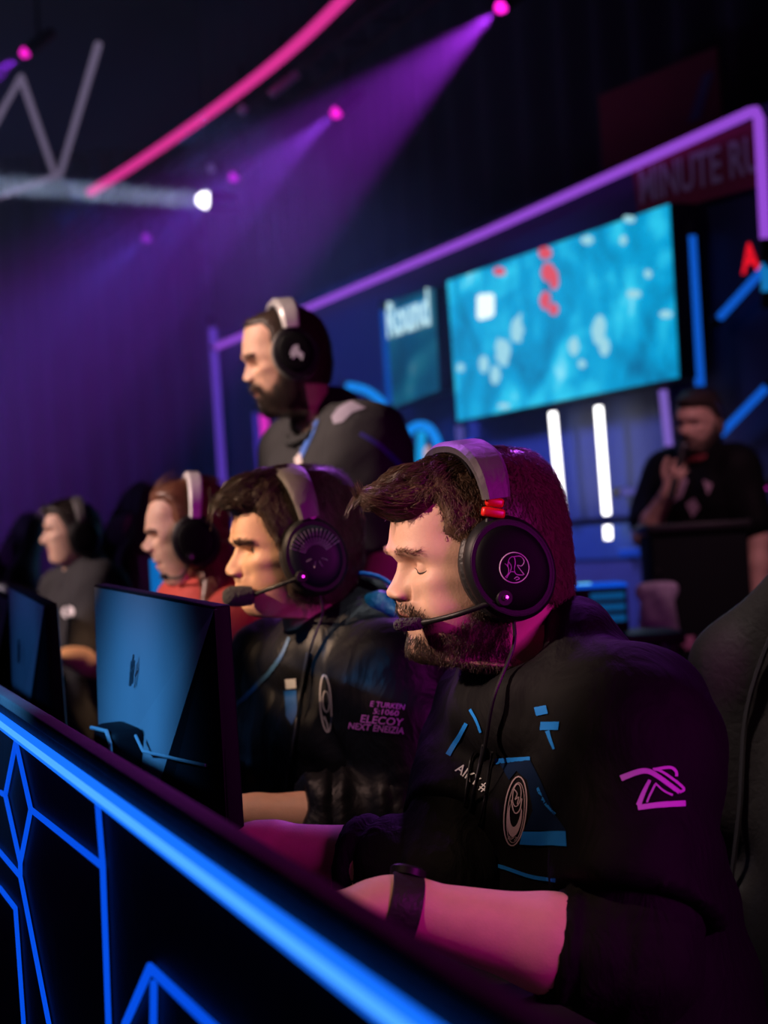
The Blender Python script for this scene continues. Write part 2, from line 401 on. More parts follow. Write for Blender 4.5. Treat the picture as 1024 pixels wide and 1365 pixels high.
# ---------------------------------------------------------------- hair
def sample_surface(V, Q, wgt, n):
    T = np.concatenate([Q[:, [0, 1, 2]], Q[:, [0, 2, 3]]]) if Q.shape[1] == 4 else Q
    a, b, c = V[T[:, 0]], V[T[:, 1]], V[T[:, 2]]; N = np.cross(b-a, c-a); ar = np.linalg.norm(N, axis=1)
    w = ar*wgt[T].mean(1); w = w/w.sum(); i = RNG.choice(len(T), n, p=w)
    u, v = RNG.random(n), RNG.random(n); s = u+v > 1; u[s], v[s] = 1-u[s], 1-v[s]
    P = a[i]+(b-a)[i]*u[:, None]+(c-a)[i]*v[:, None]; Nn = N[i]/np.maximum(np.linalg.norm(N[i], axis=1), 1e-12)[:, None]
    return P, Nn
def strand_mesh(P, N, D, length, lift, rad, curl=0.0, k=6, curve=.095, drop=None, clump=0):
    """P roots, N normals, D comb directions (all world); thin tapered three-sided strands"""
    n = len(P); t = np.linspace(0, 1, k)
    D = D-N*np.sum(D*N, 1)[:, None]; D /= np.maximum(np.linalg.norm(D, axis=1), 1e-9)[:, None]
    L = np.asarray(length) if hasattr(length, '__len__') else np.full(n, length)
    lf = np.asarray(lift) if hasattr(lift, '__len__') else np.full(n, lift)
    S = np.cross(N, D)
    ph = RNG.random(n)*6.28; amp = curl*(.4+RNG.random(n))
    path = P[:, None]+D[:, None]*(L[:, None]*t)[..., None]+N[:, None]*(lf[:, None]*np.sin(t*2.2)-(L[:, None]*t)**2/(2*curve))[..., None]
    path = path+S[:, None]*(amp[:, None]*np.sin(ph[:, None]+t*5)*t)[..., None]+N[:, None]*(amp[:, None]*.7*np.sin(ph[:, None]*1.7+t*6)*t)[..., None]
    if drop is not None: path = path+np.asarray(drop)[None, None]*((t**2)[None]*L[:, None])[..., None]
    if clump:
        ci = RNG.choice(n, max(n//clump, 1), replace=False)
        from mathutils.kdtree import KDTree
        kd = KDTree(len(ci))
        for j, i in enumerate(ci): kd.insert(P[i], j)
        kd.balance(); near = ci[np.array([kd.find(p)[1] for p in P])]
        off = P[near]-P
        path = path+(path[near]-path)*(.75*t**1.3)[None, :, None]
    r = rad*(1-.75*t)
    B1 = N; V = []
    tan = np.gradient(path, axis=1); tan /= np.maximum(np.linalg.norm(tan, axis=2), 1e-9)[..., None]
    s1 = np.cross(tan, np.broadcast_to(N[:, None], tan.shape)); s1 /= np.maximum(np.linalg.norm(s1, axis=2), 1e-6)[..., None]; s2 = np.cross(tan, s1)
    V = np.stack([path+(s1*math.cos(a)+s2*math.sin(a))*r[None, :, None] for a in (0, 2.094, 4.189)], 2)     # n,k,3,3
    idx = np.arange(n*k*3).reshape(n, k, 3)
    a, b = idx[:, :-1], idx[:, 1:]
    Q = np.stack([a, np.roll(a, -1, 2), np.roll(b, -1, 2), b], 3).reshape(-1, 4)
    return V.reshape(-1, 3), Q

# ---------------------------------------------------------------- bodies
def cone(a, b, ra, rb, k=.02): return ('cone', np.asarray(a, float), np.asarray(b, float), ra, rb, k)
def cutcone(a, b, ra, rb, k, pt, n): return ('cutcone', np.asarray(a, float), np.asarray(b, float), ra, rb, k, np.asarray(pt, float), nrm(n))
def ripple(a, b, ra, rb, amp, n, k=.012): return ('ripple', np.asarray(a, float), np.asarray(b, float), ra, rb, k, amp, n)
def ecap(a, b, s, ra, rb, k=.04): return ('ecap', np.asarray(a, float), np.asarray(b, float), nrm(s), ra, rb, k)
def hand_prims(w, d, pn, curl=.5, side=1, sc=1.0):
    """w wrist, d pointing dir, pn back-of-hand normal, side: which way the thumb leaves"""
    d = nrm(d); pn = nrm(pn-d*np.dot(pn, d)); s = np.cross(d, pn)*side      # towards the thumb
    P = [ecap(w+d*.018, w+d*.082*sc, s, (.026*sc, .016), (.039*sc, .0135), .012), cone(w-d*.02, w+d*.02, .027*sc, .024*sc, .02)]
    for i, (o, L) in enumerate([(.030, .078), (.0105, .088), (-.0095, .082), (-.0285, .064)]):
        b = w+d*(.088-abs(o-.005)*.16)*sc+s*o*sc; dd = nrm(d+s*o*2.2); r = .0088-.0006*i
        c = curl*(.85+.12*i)
        for j, (fr, an) in enumerate([(.45, .5), (.31, 1.25), (.24, 1.9)]):
            ang = c*an; v = dd*math.cos(ang)-pn*math.sin(ang); e = b+v*L*fr*sc
            P.append(cone(b, e, r*sc, (r-.001)*sc, .004)); b = e; r -= .001
    b = w+d*.026*sc+s*.024*sc
    for fr, v in [(.040, nrm(d*.62+s*.72-pn*.25)), (.033, nrm(d*.86+s*.38-pn*.35)), (.026, nrm(d*.95+s*.1-pn*.4))]:
        e = b+v*fr*sc; P.append(cone(b, e, .0115*sc, .0098*sc, .008)); b = e
    return P
def grid_obj(name, V, Q, mat_): return mesh_obj(name, V, Q, mat_)
def fold(V, N, amp, k, seed, dirn=None):
    """shallow cloth folds along the normal"""
    r = np.random.default_rng(seed); out = np.zeros(len(V))
    for i in range(5):
        d = nrm(r.normal(size=3)) if dirn is None else nrm(np.asarray(dirn)+r.normal(size=3)*.45)
        e = nrm(r.normal(size=3)); w = np.sin(V@e*k*.6+r.random()*6)*1.2
        out += np.abs(np.sin(V@d*k*(.7+.25*i)+w+r.random()*6))**1.5*(1/(1+.35*i))
    return V+N*(out[:, None]-1.0)*amp
# ---------------------------------------------------------------- a person
def make_hair(h, hc, name, root, mat_, comb, label=None):
    V = h.P0.reshape(-1, 3); Q = h.Q
    poly = np.array([h.loc(p[0], p[1], p[2] if len(p) > 2 else 0) for p in hc['poly']])
    m = sstep(hc.get('s0', -.004), hc.get('s1', .012), pip(poly, V[:, 0], V[:, 2]))
    C = np.array([h.bx, .03*h.az+h.bz])
    def polar(xz): d = xz-C; return np.arctan2(d[:, 1], d[:, 0]), np.hypot(d[:, 0], d[:, 1])
    def radial(pts, th):
        a, r = polar(pts); o = np.argsort(a); a, r = a[o], r[o]
        return np.interp(th, np.concatenate([a-2*np.pi, a, a+2*np.pi]), np.tile(r, 3))
    out = np.array([h.loc(*p) for p in hc['outline']]); mid = np.concatenate([h.T[:, 0:2], h.T[:, 2:4]])
    mid = np.concatenate([h.T[:110, 0:2], h.T[:110, 2:4]])
    th, _ = polar(V[:, [0, 2]])
    t = np.maximum(radial(out, th)-radial(mid, th), hc.get('tmin', .004))
    wm = 1-sstep(.028, .068, np.abs(V[:, 1])); t = t*wm+hc.get('side', .008)*(1-wm)
    if 'lump' in hc:
        amp, kk = hc['lump']; t = t*(1+amp*np.sin(V[:, 0]*kk+2*np.sin(V[:, 1]*kk*.7))*np.sin(V[:, 1]*kk*1.1+V[:, 2]*kk*.6))
    dirv = V-np.stack([np.full(len(V), C[0]), V[:, 1]*.35, np.full(len(V), C[1])], 1); dirv /= np.linalg.norm(dirv, axis=1)[:, None]
    H = V+dirv*(-.003+(t+.003)*m)[:, None]
    keep = m[Q].max(1) > .03; Qk = Q[keep]
    used = np.unique(Qk); re = -np.ones(len(V), int); re[used] = np.arange(len(used)); Vk = h.world(H[used]); Qk = re[Qk]
    # strands over the mass
    P, N = sample_surface(Vk, Qk, np.clip(m[used]*hc.get('density', lambda p: np.ones(len(p)))(h.local(Vk)), 1e-6, None), hc['n'])
    flip = np.sum(N*(P-h.o), 1) < 0; N[flip] *= -1
    pl = h.local(P); D, L, lf = comb(pl)
    Dw = D[:, :1]*h.f+D[:, 1:2]*h.l+D[:, 2:3]*h.u
    lg = L > hc.get('long', .024); SVs, SQs, nb_ = [], [], 0; rl = L*(.6+.7*RNG.random(len(P)))
    for sel, cl in ((lg, hc.get('clump', 0)), (~lg, 0)):
        if sel.sum() > 3:
            v_, q_ = strand_mesh(P[sel]-N[sel]*.002, N[sel], Dw[sel], rl[sel], lf[sel], hc.get('rad', .0006)*(1 if cl else .8), hc.get('curl', .003), clump=cl); SVs.append(v_); SQs.append(q_+nb_); nb_ += len(v_)
    SV, SQ = np.concatenate(SVs), np.concatenate(SQs)
    o = mesh_obj(name, np.concatenate([Vk, SV]), np.concatenate([Qk, SQ+len(Vk)]), mat_, root, label=label); return o
def strands_on(h, obj_V, Q, wgt, n, comb, name, root, mat_, rad=.0005, curl=.002):
    P, N = sample_surface(obj_V, Q, wgt, n)
    flip = np.sum(N*(P-(h.o-h.f*.02)), 1) < 0; N[flip] *= -1
    D, L, lf = comb(h.local(P)); Dw = D[:, :1]*h.f+D[:, 1:2]*h.l+D[:, 2:3]*h.u
    SV, SQ = strand_mesh(P-N*.0008, N, Dw, L*(.6+.6*RNG.random(n)), lf, rad, curl, k=5)
    return SV, SQ
PEOPLE = {}
def make_person(key, c):
    h = Head(c['head']); b = c['body']
    ya = R(b['yaw']); tf = A(-math.cos(ya), -math.sin(ya), 0); tl = A(math.sin(ya), -math.cos(ya), 0); up = A(0, 0, 1)
    sc = U(*b['shc']); pel = onplane(b['pelvis'][0], b['pelvis'][1], sc, tl) if b['pelvis'] is not None else A(sc[0], sc[1], b['pz'])+tf*b.get('px_off', -.02)
    if 'pz' in b: pel[2] = b['pz']
    root = thing('person', c['label'], 'person', (pel[0], pel[1], 0.0), c.get('group'))
    bulk = b.get('bulk', 1.0); shw = b['shw']; spine = nrm(sc-pel)
    shL, shR = sc+tl*shw, sc-tl*shw
    hL, hR = pel+tl*.095, pel-tl*.095
    if 'eL' in b: eL, eR, wL, wR = (U(*b[k]) for k in ('eL', 'eR', 'wL', 'wR'))
    else: eL, eR, wL, wR = b['arms'](sc, tf, tl, shL, shR)
    nb = sc+spine*.035-tf*.015; hn = h.world(A(-.015, 0, -.075))[0]
    torso = [ecap(sc-spine*.10, pel+spine*.14, tl, (.150*bulk, .112*bulk), (.150*bulk, .122*bulk), .05),
             ecap(pel+spine*.16+tf*b.get('belly', 0), pel, tl, (.150*bulk, .125*bulk), (.160*bulk, .125*bulk), .05),
             cone(nb+spine*.03, shL-spine*.01, .048, .058*bulk, .05), cone(nb+spine*.03, shR-spine*.01, .048, .058*bulk, .05),
             cone(sc-spine*.08+tl*.07+tf*.025, sc-spine*.14+tl*.075+tf*.03, .075*bulk, .07*bulk, .05), cone(sc-spine*.08-tl*.07+tf*.025, sc-spine*.14-tl*.075+tf*.03, .075*bulk, .07*bulk, .05)]
    neck = [cone(nb, hn, .058, .05, .04)]
    ra = b.get('arm', 1.0)
    def arm(s, e, w, g=0): return [cone(s, e, .058*ra*bulk+g, .043*ra+g, .03), cone(e, e+(w-e)*.35, .043*ra+g, .044*ra+g, .02), cone(e+(w-e)*.35, w, .044*ra+g, .029+g, .02)]
    hd = c.get('hands', {})
    bm_prims = list(torso)+neck+arm(shL, eL, wL)+arm(shR, eR, wR)
    for w, e, s, kk in ((wL, eL, 1, 'L'), (wR, eR, -1, 'R')):
        d = nrm(hd.get(kk, (nrm(w-e)*.9+tf*.3, 0))[0] if kk in hd else nrm(w-e)*.8+tf*.4-up*.12); pn = hd[kk][1] if kk in hd else up
        bm_prims += hand_prims(w, d, pn, hd[kk][2] if kk in hd else .42, s)
    if b['pose'] == 'sit':
        kL, kR = hL+tf*.44+tl*.06, hR+tf*.44-tl*.06; kL[2] = kR[2] = pel[2]-.01
        aL, aR = kL-tf*.10, kR-tf*.10; aL[2] = aR[2] = .10
    else:
        kL, kR = hL+tf*.03+tl*.02, hR+tf*.03-tl*.02; kL[2] = kR[2] = .50
        aL, aR = kL-tf*.05, kR-tf*.05; aL[2] = aR[2] = .10
    legs = []
    for hh, kn, an in ((hL, kL, aL), (hR, kR, aR)):
        legs += [cone(hh, kn, .085*bulk, .060, .04), cone(kn, kn+(an-kn)*.4, .058, .056, .02), cone(kn+(an-kn)*.4, an, .056, .040, .02)]
    feet = []
    for an in (aL, aR): feet += [ecap(an+tf*-.03-up*.045, an+tf*.17-up*.065, tl, (.036, .045), (.043, .030), .03), cone(an, an-up*.04, .042, .04, .03)]
    vox = c.get('vox', .006)
    Vb, Qb = sdf_mesh(bm_prims+legs+feet, vox)
    ho = bpy.data.meshes.new('h'); FF = [tuple(q) for q in h.Q[:, ::-1]]+[f[::-1] for f in h.caps]
    ho.from_pydata([tuple(v) for v in h.world(h.V)], [], FF); ho.update()
    bmm = bmesh.new(); bmm.from_mesh(ho); bmesh.ops.recalc_face_normals(bmm, faces=list(bmm.faces)); bmm.to_mesh(ho); bmm.free()
    hob = bpy.data.objects.new('h', ho); COL.objects.link(hob)
    bob = mesh_obj('b', Vb, Qb, c['skin'])
    bmm = bmesh.new(); bmm.from_mesh(bob.data); bmesh.ops.recalc_face_normals(bmm, faces=list(bmm.faces)); bmm.to_mesh(bob.data); bmm.free()
    parts = [hob, bob]
    if c.get('ears'):
        for s in (1, -1):
            e = MB(); o = h.world(A(-.012*h.ax+h.bx, s*.073*h.wy, -.012))[0]; ax = nrm(h.l*s+h.u*.0-h.f*.35)
            e.lathe(o-ax*.012, ax, [(.0, 0), (.016, 0), (.017, .012), (.021, .02), (.024, .026), (.0235, .030), (.019, .029), (.012, .022), (0, .020)], 20, ref=h.u, sx=1.3, sy=.8)
            parts.append(e.build('e', c['skin']))
    body = union(parts, 'body', c['skin'], root)
    Vw = mverts(body.data); P = h.local(Vw); msk = np.zeros((len(P), 3))
    onh = (P[:, 2] > -.16) & (P[:, 2] < .15) & (np.abs(P[:, 1]) < .1) & (np.abs(P[:, 0]) < .16)
    if 'beard' in c: 
        for pl in c['beard']['polys']: msk[:, 0] = np.maximum(msk[:, 0], onh*h.mask(P, pl, c['beard'].get('soft', .008)))
    ld = h.ld; sm = np.abs(P[:, 2]-ld['mouth'][1]); hl = .0085*(1-(np.clip(np.abs(P[:, 1])/.0235, 0, 1))**2)+.0005
    msk[:, 1] = onh*(1-sstep(hl-.001, hl+.001, sm))*(np.abs(P[:, 1]) < .0235)*(P[:, 0] > ld['mouth'][0]-.03)
    set_mask(body.data, msk); attach(body, root)
    # hair on the face: beard, brows
    HV = h.world(h.V); HQ = h.Q; LP = h.V
    if 'beard' in c and c['beard'].get('n'):
        w = np.zeros(len(LP))
        for pl in c['beard']['polys']: w = np.maximum(w, h.mask(LP, pl, .004))
        bd = c['beard']
        def comb(p):
            n = len(p); D = np.tile(A(.25, 0, -1.0), (n, 1)); D[:, 1] = np.sign(p[:, 1])*.15; D += RNG.normal(size=(n, 3))*.28
            return D, np.full(n, bd['len']), np.full(n, bd['lift'])
        SV, SQ = strands_on(h, HV, HQ, w, bd['n'], comb, 'beard', root, bd['mat'], bd.get('rad', .0004))
        mesh_obj('beard', SV, SQ, bd['mat'], root)
    if 'brow' in c:
        br = c['brow']; z = h.ld['brow'][1]+br.get('dz', 0); ay = np.abs(LP[:, 1])
        w = (sstep(.009, .013, ay)*(1-sstep(.044, .050, ay)))*np.exp(-((LP[:, 2]-(z-.001-.10*(ay-.012)*(ay > .034)+br.get('arch', .10)*np.clip(ay-.012, 0, .022)))/br.get('h', .0035))**2)*(LP[:, 0] > .02)
        w[w < .15] = 0
        def comb(p):
            n = len(p); D = np.stack([np.full(n, -.25), np.sign(p[:, 1]), .25*np.ones(n)], 1)+RNG.normal(size=(n, 3))*.2
            return D, np.full(n, .009), np.full(n, .0016)
        for sg_ in (1, -1):
            SV, SQ = strands_on(h, HV, HQ, np.where(LP[:, 1]*sg_ > 0, w, 0)+1e-12, br['n']//2, comb, 'b', root, br['mat'], .00042); mesh_obj('eyebrow', SV, SQ, br['mat'], root)
    # eyes and lashes
    ze = h.ld['eye'][1]; s = (ld['brow'][1]-ld['chin'][1])/.135; ex = h.basex(ze)-.0265+c['head'].get('eyex', 0)
    for sgn in (1, -1):
        if c['head'].get('eye_open', 0) > 0:
            e = MB(); o = h.world(A(ex, sgn*.0315, ze))[0]; g = nrm(h.f+h.l*c.get('gaze', (0, 0))[0]+h.u*c.get('gaze', (0, 0))[1]); rr = .0121*s
            e.lathe(o, g, [(rr*math.sin(a), -rr*math.cos(a)) for a in np.linspace(0, math.pi, 16)], 24)
            eo = e.build('eye', EYE_WHITE, root)
            i = MB(); i.lathe(o, g, [(rr*1.012*math.sin(a), rr*1.012*math.cos(a)) for a in np.linspace(.50, .0, 6)], 20); i.build('iris', c['iris'], eo)
    fb = BVHTree.FromPolygons([Vector(v) for v in h.V], [tuple(int(i) for i in q) for q in h.Q])
    for sgn in (1, -1):
        l = MB(); op = c['head'].get('eye_open', 0); pts = []
        for t in np.linspace(-1, 1, 14):
            yy = .0315+.0135*t; zz = ze-.001+(op*(1-t*t) if op > 0 else -.0045*(1-t*t)-.0015*t); q = (.0125*s)**2-(yy-.0315)**2-(zz-ze)**2
            xx = ex+math.sqrt(max(q, 1e-6))+.0018
            if op == 0:
                hit = fb.ray_cast(Vector((.3, sgn*yy, zz)), Vector((-1, 0, 0)))[0]
                if hit is not None: xx = hit.x+.0004
            pts.append(h.world(A(xx, sgn*yy, zz))[0])
        l.tube(pts, [.0003+.0009*(1-abs(2*i/13-1)) for i in range(14)], 6); l.build('eyelashes', LASH, root)
    ctx = dict(h=h, root=root, tf=tf, tl=tl, up=up, sc=sc, pel=pel, shL=shL, shR=shR, eL=eL, eR=eR, wL=wL, wR=wR, torso=torso, arm=arm, legs=legs, feet=feet, spine=spine, nb=nb, hn=hn, bulk=bulk, ra=ra, body=body)
    # trousers and shoes
    cuts = [(pel+up*.12, up)]
    V, Q = sdf_mesh([torso[1], torso[0]]+legs, .011, cuts, .010); mesh_obj('trousers', V, Q, c['trousers'], root)
    V, Q = sdf_mesh(feet, .007, (), .007); mesh_obj('shoes', V, Q, c['shoes'], root)
    hc = c.get('hair')
    if hc: make_hair(h, hc, 'hair', root, hc['mat'], hc['comb'])
    PEOPLE[key] = ctx
    return ctx
def collar_prims(x, front, back, w, r, k=.012, n=18, sag=0.0):
    F, B = onplane(*front, x['sc'], x['tl']), onplane(*back, x['sc'], x['tl']); C = (F+B)/2; out = []; P = []
    for i in range(n+1):
        a = 2*math.pi*i/n; P.append(C+(F-C)*math.cos(a)+x['tl']*w*math.sin(a)-x['up']*sag*abs(math.sin(a)))
    for i in range(n): out.append(cone(P[i], P[i+1], r, r, k))
    return out, P
def cloth(name, prims, vox, x, m, cuts=(), grow=0.0, amp=0.0, k=30, seed=1, label=None, dirn=None):
    V, Q = sdf_mesh(prims, vox, cuts, grow)
    o = mesh_obj(name, V, Q, m)
    if amp:
        N = mnorms(o.data); V2 = fold(mverts(o.data), N if np.sum(N*(mverts(o.data)-V.mean(0))) > 0 else -N, amp, k, seed, dirn); o.data.vertices.foreach_set('co', V2.astype(np.float32).ravel()); o.data.update()
    bm = bmesh.new(); bm.from_mesh(o.data); bmesh.ops.recalc_face_normals(bm, faces=list(bm.faces)); bm.to_mesh(o.data); bm.free()
    bvh = BVHTree.FromPolygons([Vector(v) for v in mverts(o.data)], [tuple(p.vertices) for p in o.data.polygons])
    attach(o, x['root'])
    if label: o['label'] = label
    return o, bvh
# ---------------------------------------------------------------- prints on cloth
def on_cloth(bvh, px, py, lift=.0016):
    d = Vector(ray(px, py)); l, n, i, t = bvh.ray_cast(Vector(CAM), d.normalized())
    if l is None: return None
    n = np.array(n); n = n if n@(-ray(px, py)) > 0 else -n
    return np.array(l)+n*lift
def print_poly(mb, bvh, polys, lift=.0016, step=5.0):
    """closed outlines (photo pixels) laid on the cloth under them"""
    for poly in polys:
        bm = bmesh.new(); vs = [bm.verts.new((p[0], p[1], 0)) for p in poly]
        for t in geometry.tessellate_polygon([[Vector((p[0], p[1], 0)) for p in poly]]): 
            try: bm.faces.new([vs[i] for i in t])
            except ValueError: pass
        for _ in range(4):
            lg = [e for e in bm.edges if e.calc_length() > step]
            if not lg: break
            bmesh.ops.subdivide_edges(bm, edges=lg, cuts=1); bmesh.ops.triangulate(bm, faces=[f for f in bm.faces if len(f.verts) > 3])
        V = [on_cloth(bvh, v.co.x, v.co.y, lift) for v in bm.verts]; bm.verts.index_update()
        F = [[v.index for v in f.verts] for f in bm.faces if all(V[v.index] is not None for v in f.verts)]
        good = [np.zeros(3) if v is None else v for v in V]
        F = [f for f in F if max(np.linalg.norm(good[f[0]]-good[f[1]]), np.linalg.norm(good[f[1]]-good[f[2]])) < .06]
        us = sorted({i for f in F for i in f}); re = {i: j for j, i in enumerate(us)}
        mb.add([good[i] for i in us], [[re[i] for i in f] for f in F]); bm.free()
    return mb
def band(pts, w, n=None):
    """pixel polyline -> outline of the given width"""
    P = spline(pts, n) if n else np.asarray(pts, float); ws = w if hasattr(w, '__len__') else [w]*len(P)
    if len(ws) != len(P): ws = np.interp(np.linspace(0, 1, len(P)), np.linspace(0, 1, len(ws)), ws)
    T = np.gradient(P, axis=0); T /= np.linalg.norm(T, axis=1)[:, None]; Nn = np.stack([-T[:, 1], T[:, 0]], 1)*np.asarray(ws)[:, None]/2
    return [tuple(p) for p in np.concatenate([P+Nn, (P-Nn)[::-1]])]
def print_strips(mb, bvh, pts, w, n=14, lift=.0016):
    P = spline(pts, n) if n else np.asarray(pts, float)
    ws = np.interp(np.linspace(0, 1, len(P)), np.linspace(0, 1, len(w)), w) if hasattr(w, '__len__') else [w]*len(P)
    T = np.gradient(P, axis=0); T /= np.linalg.norm(T, axis=1)[:, None]
    for i in range(len(P)-1):
        a, b = P[i], P[i+1]; na, nb_ = A(-T[i][1], T[i][0])*ws[i]/2, A(-T[i+1][1], T[i+1][0])*ws[i+1]/2
        q = [on_cloth(bvh, *v, lift) for v in (a+na, b+nb_, b-nb_, a-na)]
        if all(v is not None for v in q) and max(np.linalg.norm(q[0]-q[2]), np.linalg.norm(q[1]-q[3])) < .08: mb.add(q, [(0, 1, 2, 3)])
    return mb
def print_text(mb, bvh, body, px, py, size, ang=0, sx=1.0, shear=0.0, bold=0.0, lift=.0018):
    V, F = text_poly(body, 1.0, bold); ca, sa = math.cos(R(ang)), math.sin(R(ang)); out = []
    for v in V:
        x, y = v[0]*size*sx+v[1]*shear*size, -v[1]*size; out.append(on_cloth(bvh, px+x*ca-y*sa, py+x*sa+y*ca, lift))
    F = [f for f in F if all(out[i] is not None for i in f)]
    mb.add([np.zeros(3) if v is None else v for v in out], F); return mb
# ---------------------------------------------------------------- headsets
def make_headset(h, c):
    """c: cup (px,py) of the near outer plate, size (w,h), band apex px, band end px, band width"""
    yc = c.get('yc', .092)      # middle of the cup off the face
    cx, cz = h.loc(*c['cup'], yc+.022); rw, rh = c['size']
    P3 = lambda x, y, z: h.world(A(x, y, z))[0]
    base = P3(cx, 0, cz)
    t = thing('headset', c['label'], 'headset', base)
    ax_, az_ = h.loc(*c['apex'], 0); bx_, bz_ = h.loc(*c['bend'], yc+.004)
    # headband
    n = 41; V = []; bw, bt = c['bw'], c.get('bt', .011); F = []
    dirv = nrm(A(ax_-bx_, az_-bz_)); side = A(dirv[1], -dirv[0])      # along the band's width, in the x-z plane
    ths = np.linspace(-1, 1, n); prof = [(-.5, 0), (-.5, .6), (-.36, 1), (.36, 1), (.5, .6), (.5, 0), (.36, -.25), (-.36, -.25)]
    for th in ths:
        a = th*math.pi/2; y = (yc+.004)*math.copysign(abs(math.sin(a))**.85, a); u = abs(math.cos(a))**.8
        x0, z0 = bx_+(ax_-bx_)*u, bz_+(az_-bz_)*u
        nv = nrm(A(0, y*1.0, 0)+A(dirv[0], 0, dirv[1])*max(u, .0)*.11)
        w = bw*(.72+.28*u)
        for (q, o) in prof:
            p = A(x0, y, z0)+A(side[0], 0, side[1])*q*w+nv*o*bt; V.append(P3(*p))
    k = len(prof)
    for i in range(n-1):
        for j in range(k): F.append((i*k+j, i*k+(j+1) % k, (i+1)*k+(j+1) % k, (i+1)*k+j))
    F += [tuple(range(k))[::-1], tuple((n-1)*k+j for j in range(k))]
    MB().add(V, F).build('headband', c['band_mat'], t)
    # padding under the band
    V2 = []
    for th in ths[6:-6]:
        a = th*math.pi/2; y = (yc-.004)*math.copysign(abs(math.sin(a))**.85, a); u = abs(math.cos(a))**.8
        x0, z0 = bx_+(ax_-bx_)*u, bz_+(az_-bz_)*u; nv = nrm(A(0, y, 0)+A(dirv[0], 0, dirv[1])*u*.11)
        for (q, o) in [(-.47, 0), (-.3, .1), (.3, .1), (.47, 0), (.4, -.8), (0, -1.1), (-.4, -.8)]:
            V2.append(P3(*(A(x0, y, z0)+A(side[0], 0, side[1])*q*bw*.95+nv*o*bt*.8)))
    m2 = len(ths[6:-6]); F2 = [(i*7+j, i*7+(j+1) % 7, (i+1)*7+(j+1) % 7, (i+1)*7+j) for i in range(m2-1) for j in range(7)]+[tuple(range(7))[::-1], tuple((m2-1)*7+j for j in range(7))]
    MB().add(V2, F2).build('headband_pad', c.get('pad_mat', c['cush_mat']), t)
    tilt = c.get('tilt', 0.0)
    for s in (1, -1):
        axis = nrm(h.l*s+h.f*.10+h.u*.06); o = P3(cx, s*yc, cz); ref = nrm(h.u*math.cos(tilt)+h.f*math.sin(tilt))
        rr = (rw+rh)/2; sx, sy = rh/rr, rw/rr
        L = lambda prof, o_=o: MB().lathe(o_, axis, [(r*rr, hh) for r, hh in prof], 56, ref, sx, sy)
        sh = L([(.0, -.012), (.80, -.012), (.93, -.006), (.97, .002), (.96, .008), (.90, .014), (.86, .017), (.84, .017), (.83, .015), (0, .015)]).build('ear_cup', c['cup_mat'], t)
        L([(.45, -.018), (.5, -.030), (.62, -.036), (.80, -.036), (.94, -.030), (1.0, -.019), (.99, -.009), (.9, -.004), (.5, -.004), (.45, -.012)]).build('ear_cushion', c['cush_mat'], sh)
        if c.get('rim_mat'): L([(.84, .0165), (.88, .0165), (.90, .0145), (.885, .012), (.83, .013)]).build('rim', c['rim_mat'], sh)
        pl = L([(.0, .0225), (.45, .0225), (.66, .021), (.76, .018), (.80, .0145), (0, .0145)]).build('cup_plate', c['plate_mat'], sh)
        if s == 1 and c.get('emblem'): c['emblem'](o+axis*.0232, axis, h, sh, rr)
        # yoke
        top = P3(bx_, s*(yc+.004), bz_); mb = MB(); q0 = o+ref*rh*.80+axis*.004; q1 = top+(q0-top)*.0
        for st in c['yoke']:
            a0, a1 = st[0], st[1]; pa, pb = top+(q0-top)*a0, top+(q0-top)*a1; dd = nrm(pb-pa); sx_ = nrm(np.cross(dd, axis)); ax2 = np.cross(sx_, dd)
            MB().box((pa+pb)/2, st[2], st[3], np.linalg.norm(pb-pa), (sx_, ax2, dd), .0035).build(st[5] if len(st) > 5 else 'yoke', st[4], t)
        if c.get('fork'):
            pts = [o+ref*rh*math.cos(a)*1.01+np.cross(axis, ref)*rw*math.sin(a)*1.03+axis*.006 for a in np.linspace(-1.25, 1.25, 18)]
            MB().tube(pts, .0042, 8).build('yoke_fork', c['fork'], t)
    o = P3(cx, yc, cz); axis = nrm(h.l+h.f*.10+h.u*.06)
    if c.get('mic'):
        mc = c['mic']; pv = P3(*(lambda q: (q[0], yc+.018, q[1]))(h.loc(*mc['pivot'], yc+.018)))
        mid = P3(*(lambda q: (q[0], mc.get('ymid', .085), q[1]))(h.loc(*mc['mid'], mc.get('ymid', .085)))); tip = P3(*(lambda q: (q[0], mc['ytip'], q[1]))(h.loc(*mc['tip'], mc['ytip'])))
        fo = P3(*(lambda q: (q[0], mc['ytip']-.004, q[1]))(h.loc(*mc['end'], mc['ytip']-.004)))
        pts = spline([pv, mid, tip], 24); b_ = MB(); b_.tube(pts, [.0034]*20+[.0042]*4, 10); b_.lathe(pv-axis*.008, axis, [(0, 0), (.010, 0), (.010, .010), (.0085, .013), (0, .013)], 24)
        bo = b_.build('microphone_boom', c['boom_mat'], t)
        d = nrm(fo-tip); L_ = np.linalg.norm(fo-tip); r = mc['r']
        MB().lathe(tip-d*.004, d, [(0, 0), (r*.6, 0), (r*.92, .004), (r, L_*.35), (r, L_*.75), (r*.85, L_*.95), (r*.5, L_*1.06), (0, L_*1.09)], 24).build('foam_tip', c['foam_mat'], bo)
        MB().lathe(pv+axis*.004, axis, [(0, 0), (.0032, 0), (.0032, .0035), (0, .004)], 14).build('screw', CHROME, bo)
    if c.get('cable'):
        MB().tube(spline(c['cable'](o-h.u*rh*.95+axis*.0), 60), c.get('cable_r', .0022), 8).build('cable', c['cable_mat'], t)
    return t
BLACK = mat('black_plastic', (.006, .006, .007), .45, spec=.25)
PLATE = mat('cup_black', (.003, .003, .004), .55, spec=.06)
SOFT = mat('black_leatherette', (.014, .013, .014), .5, spec=.35, bump=(90, .15, 3, (1, 1, 1)))
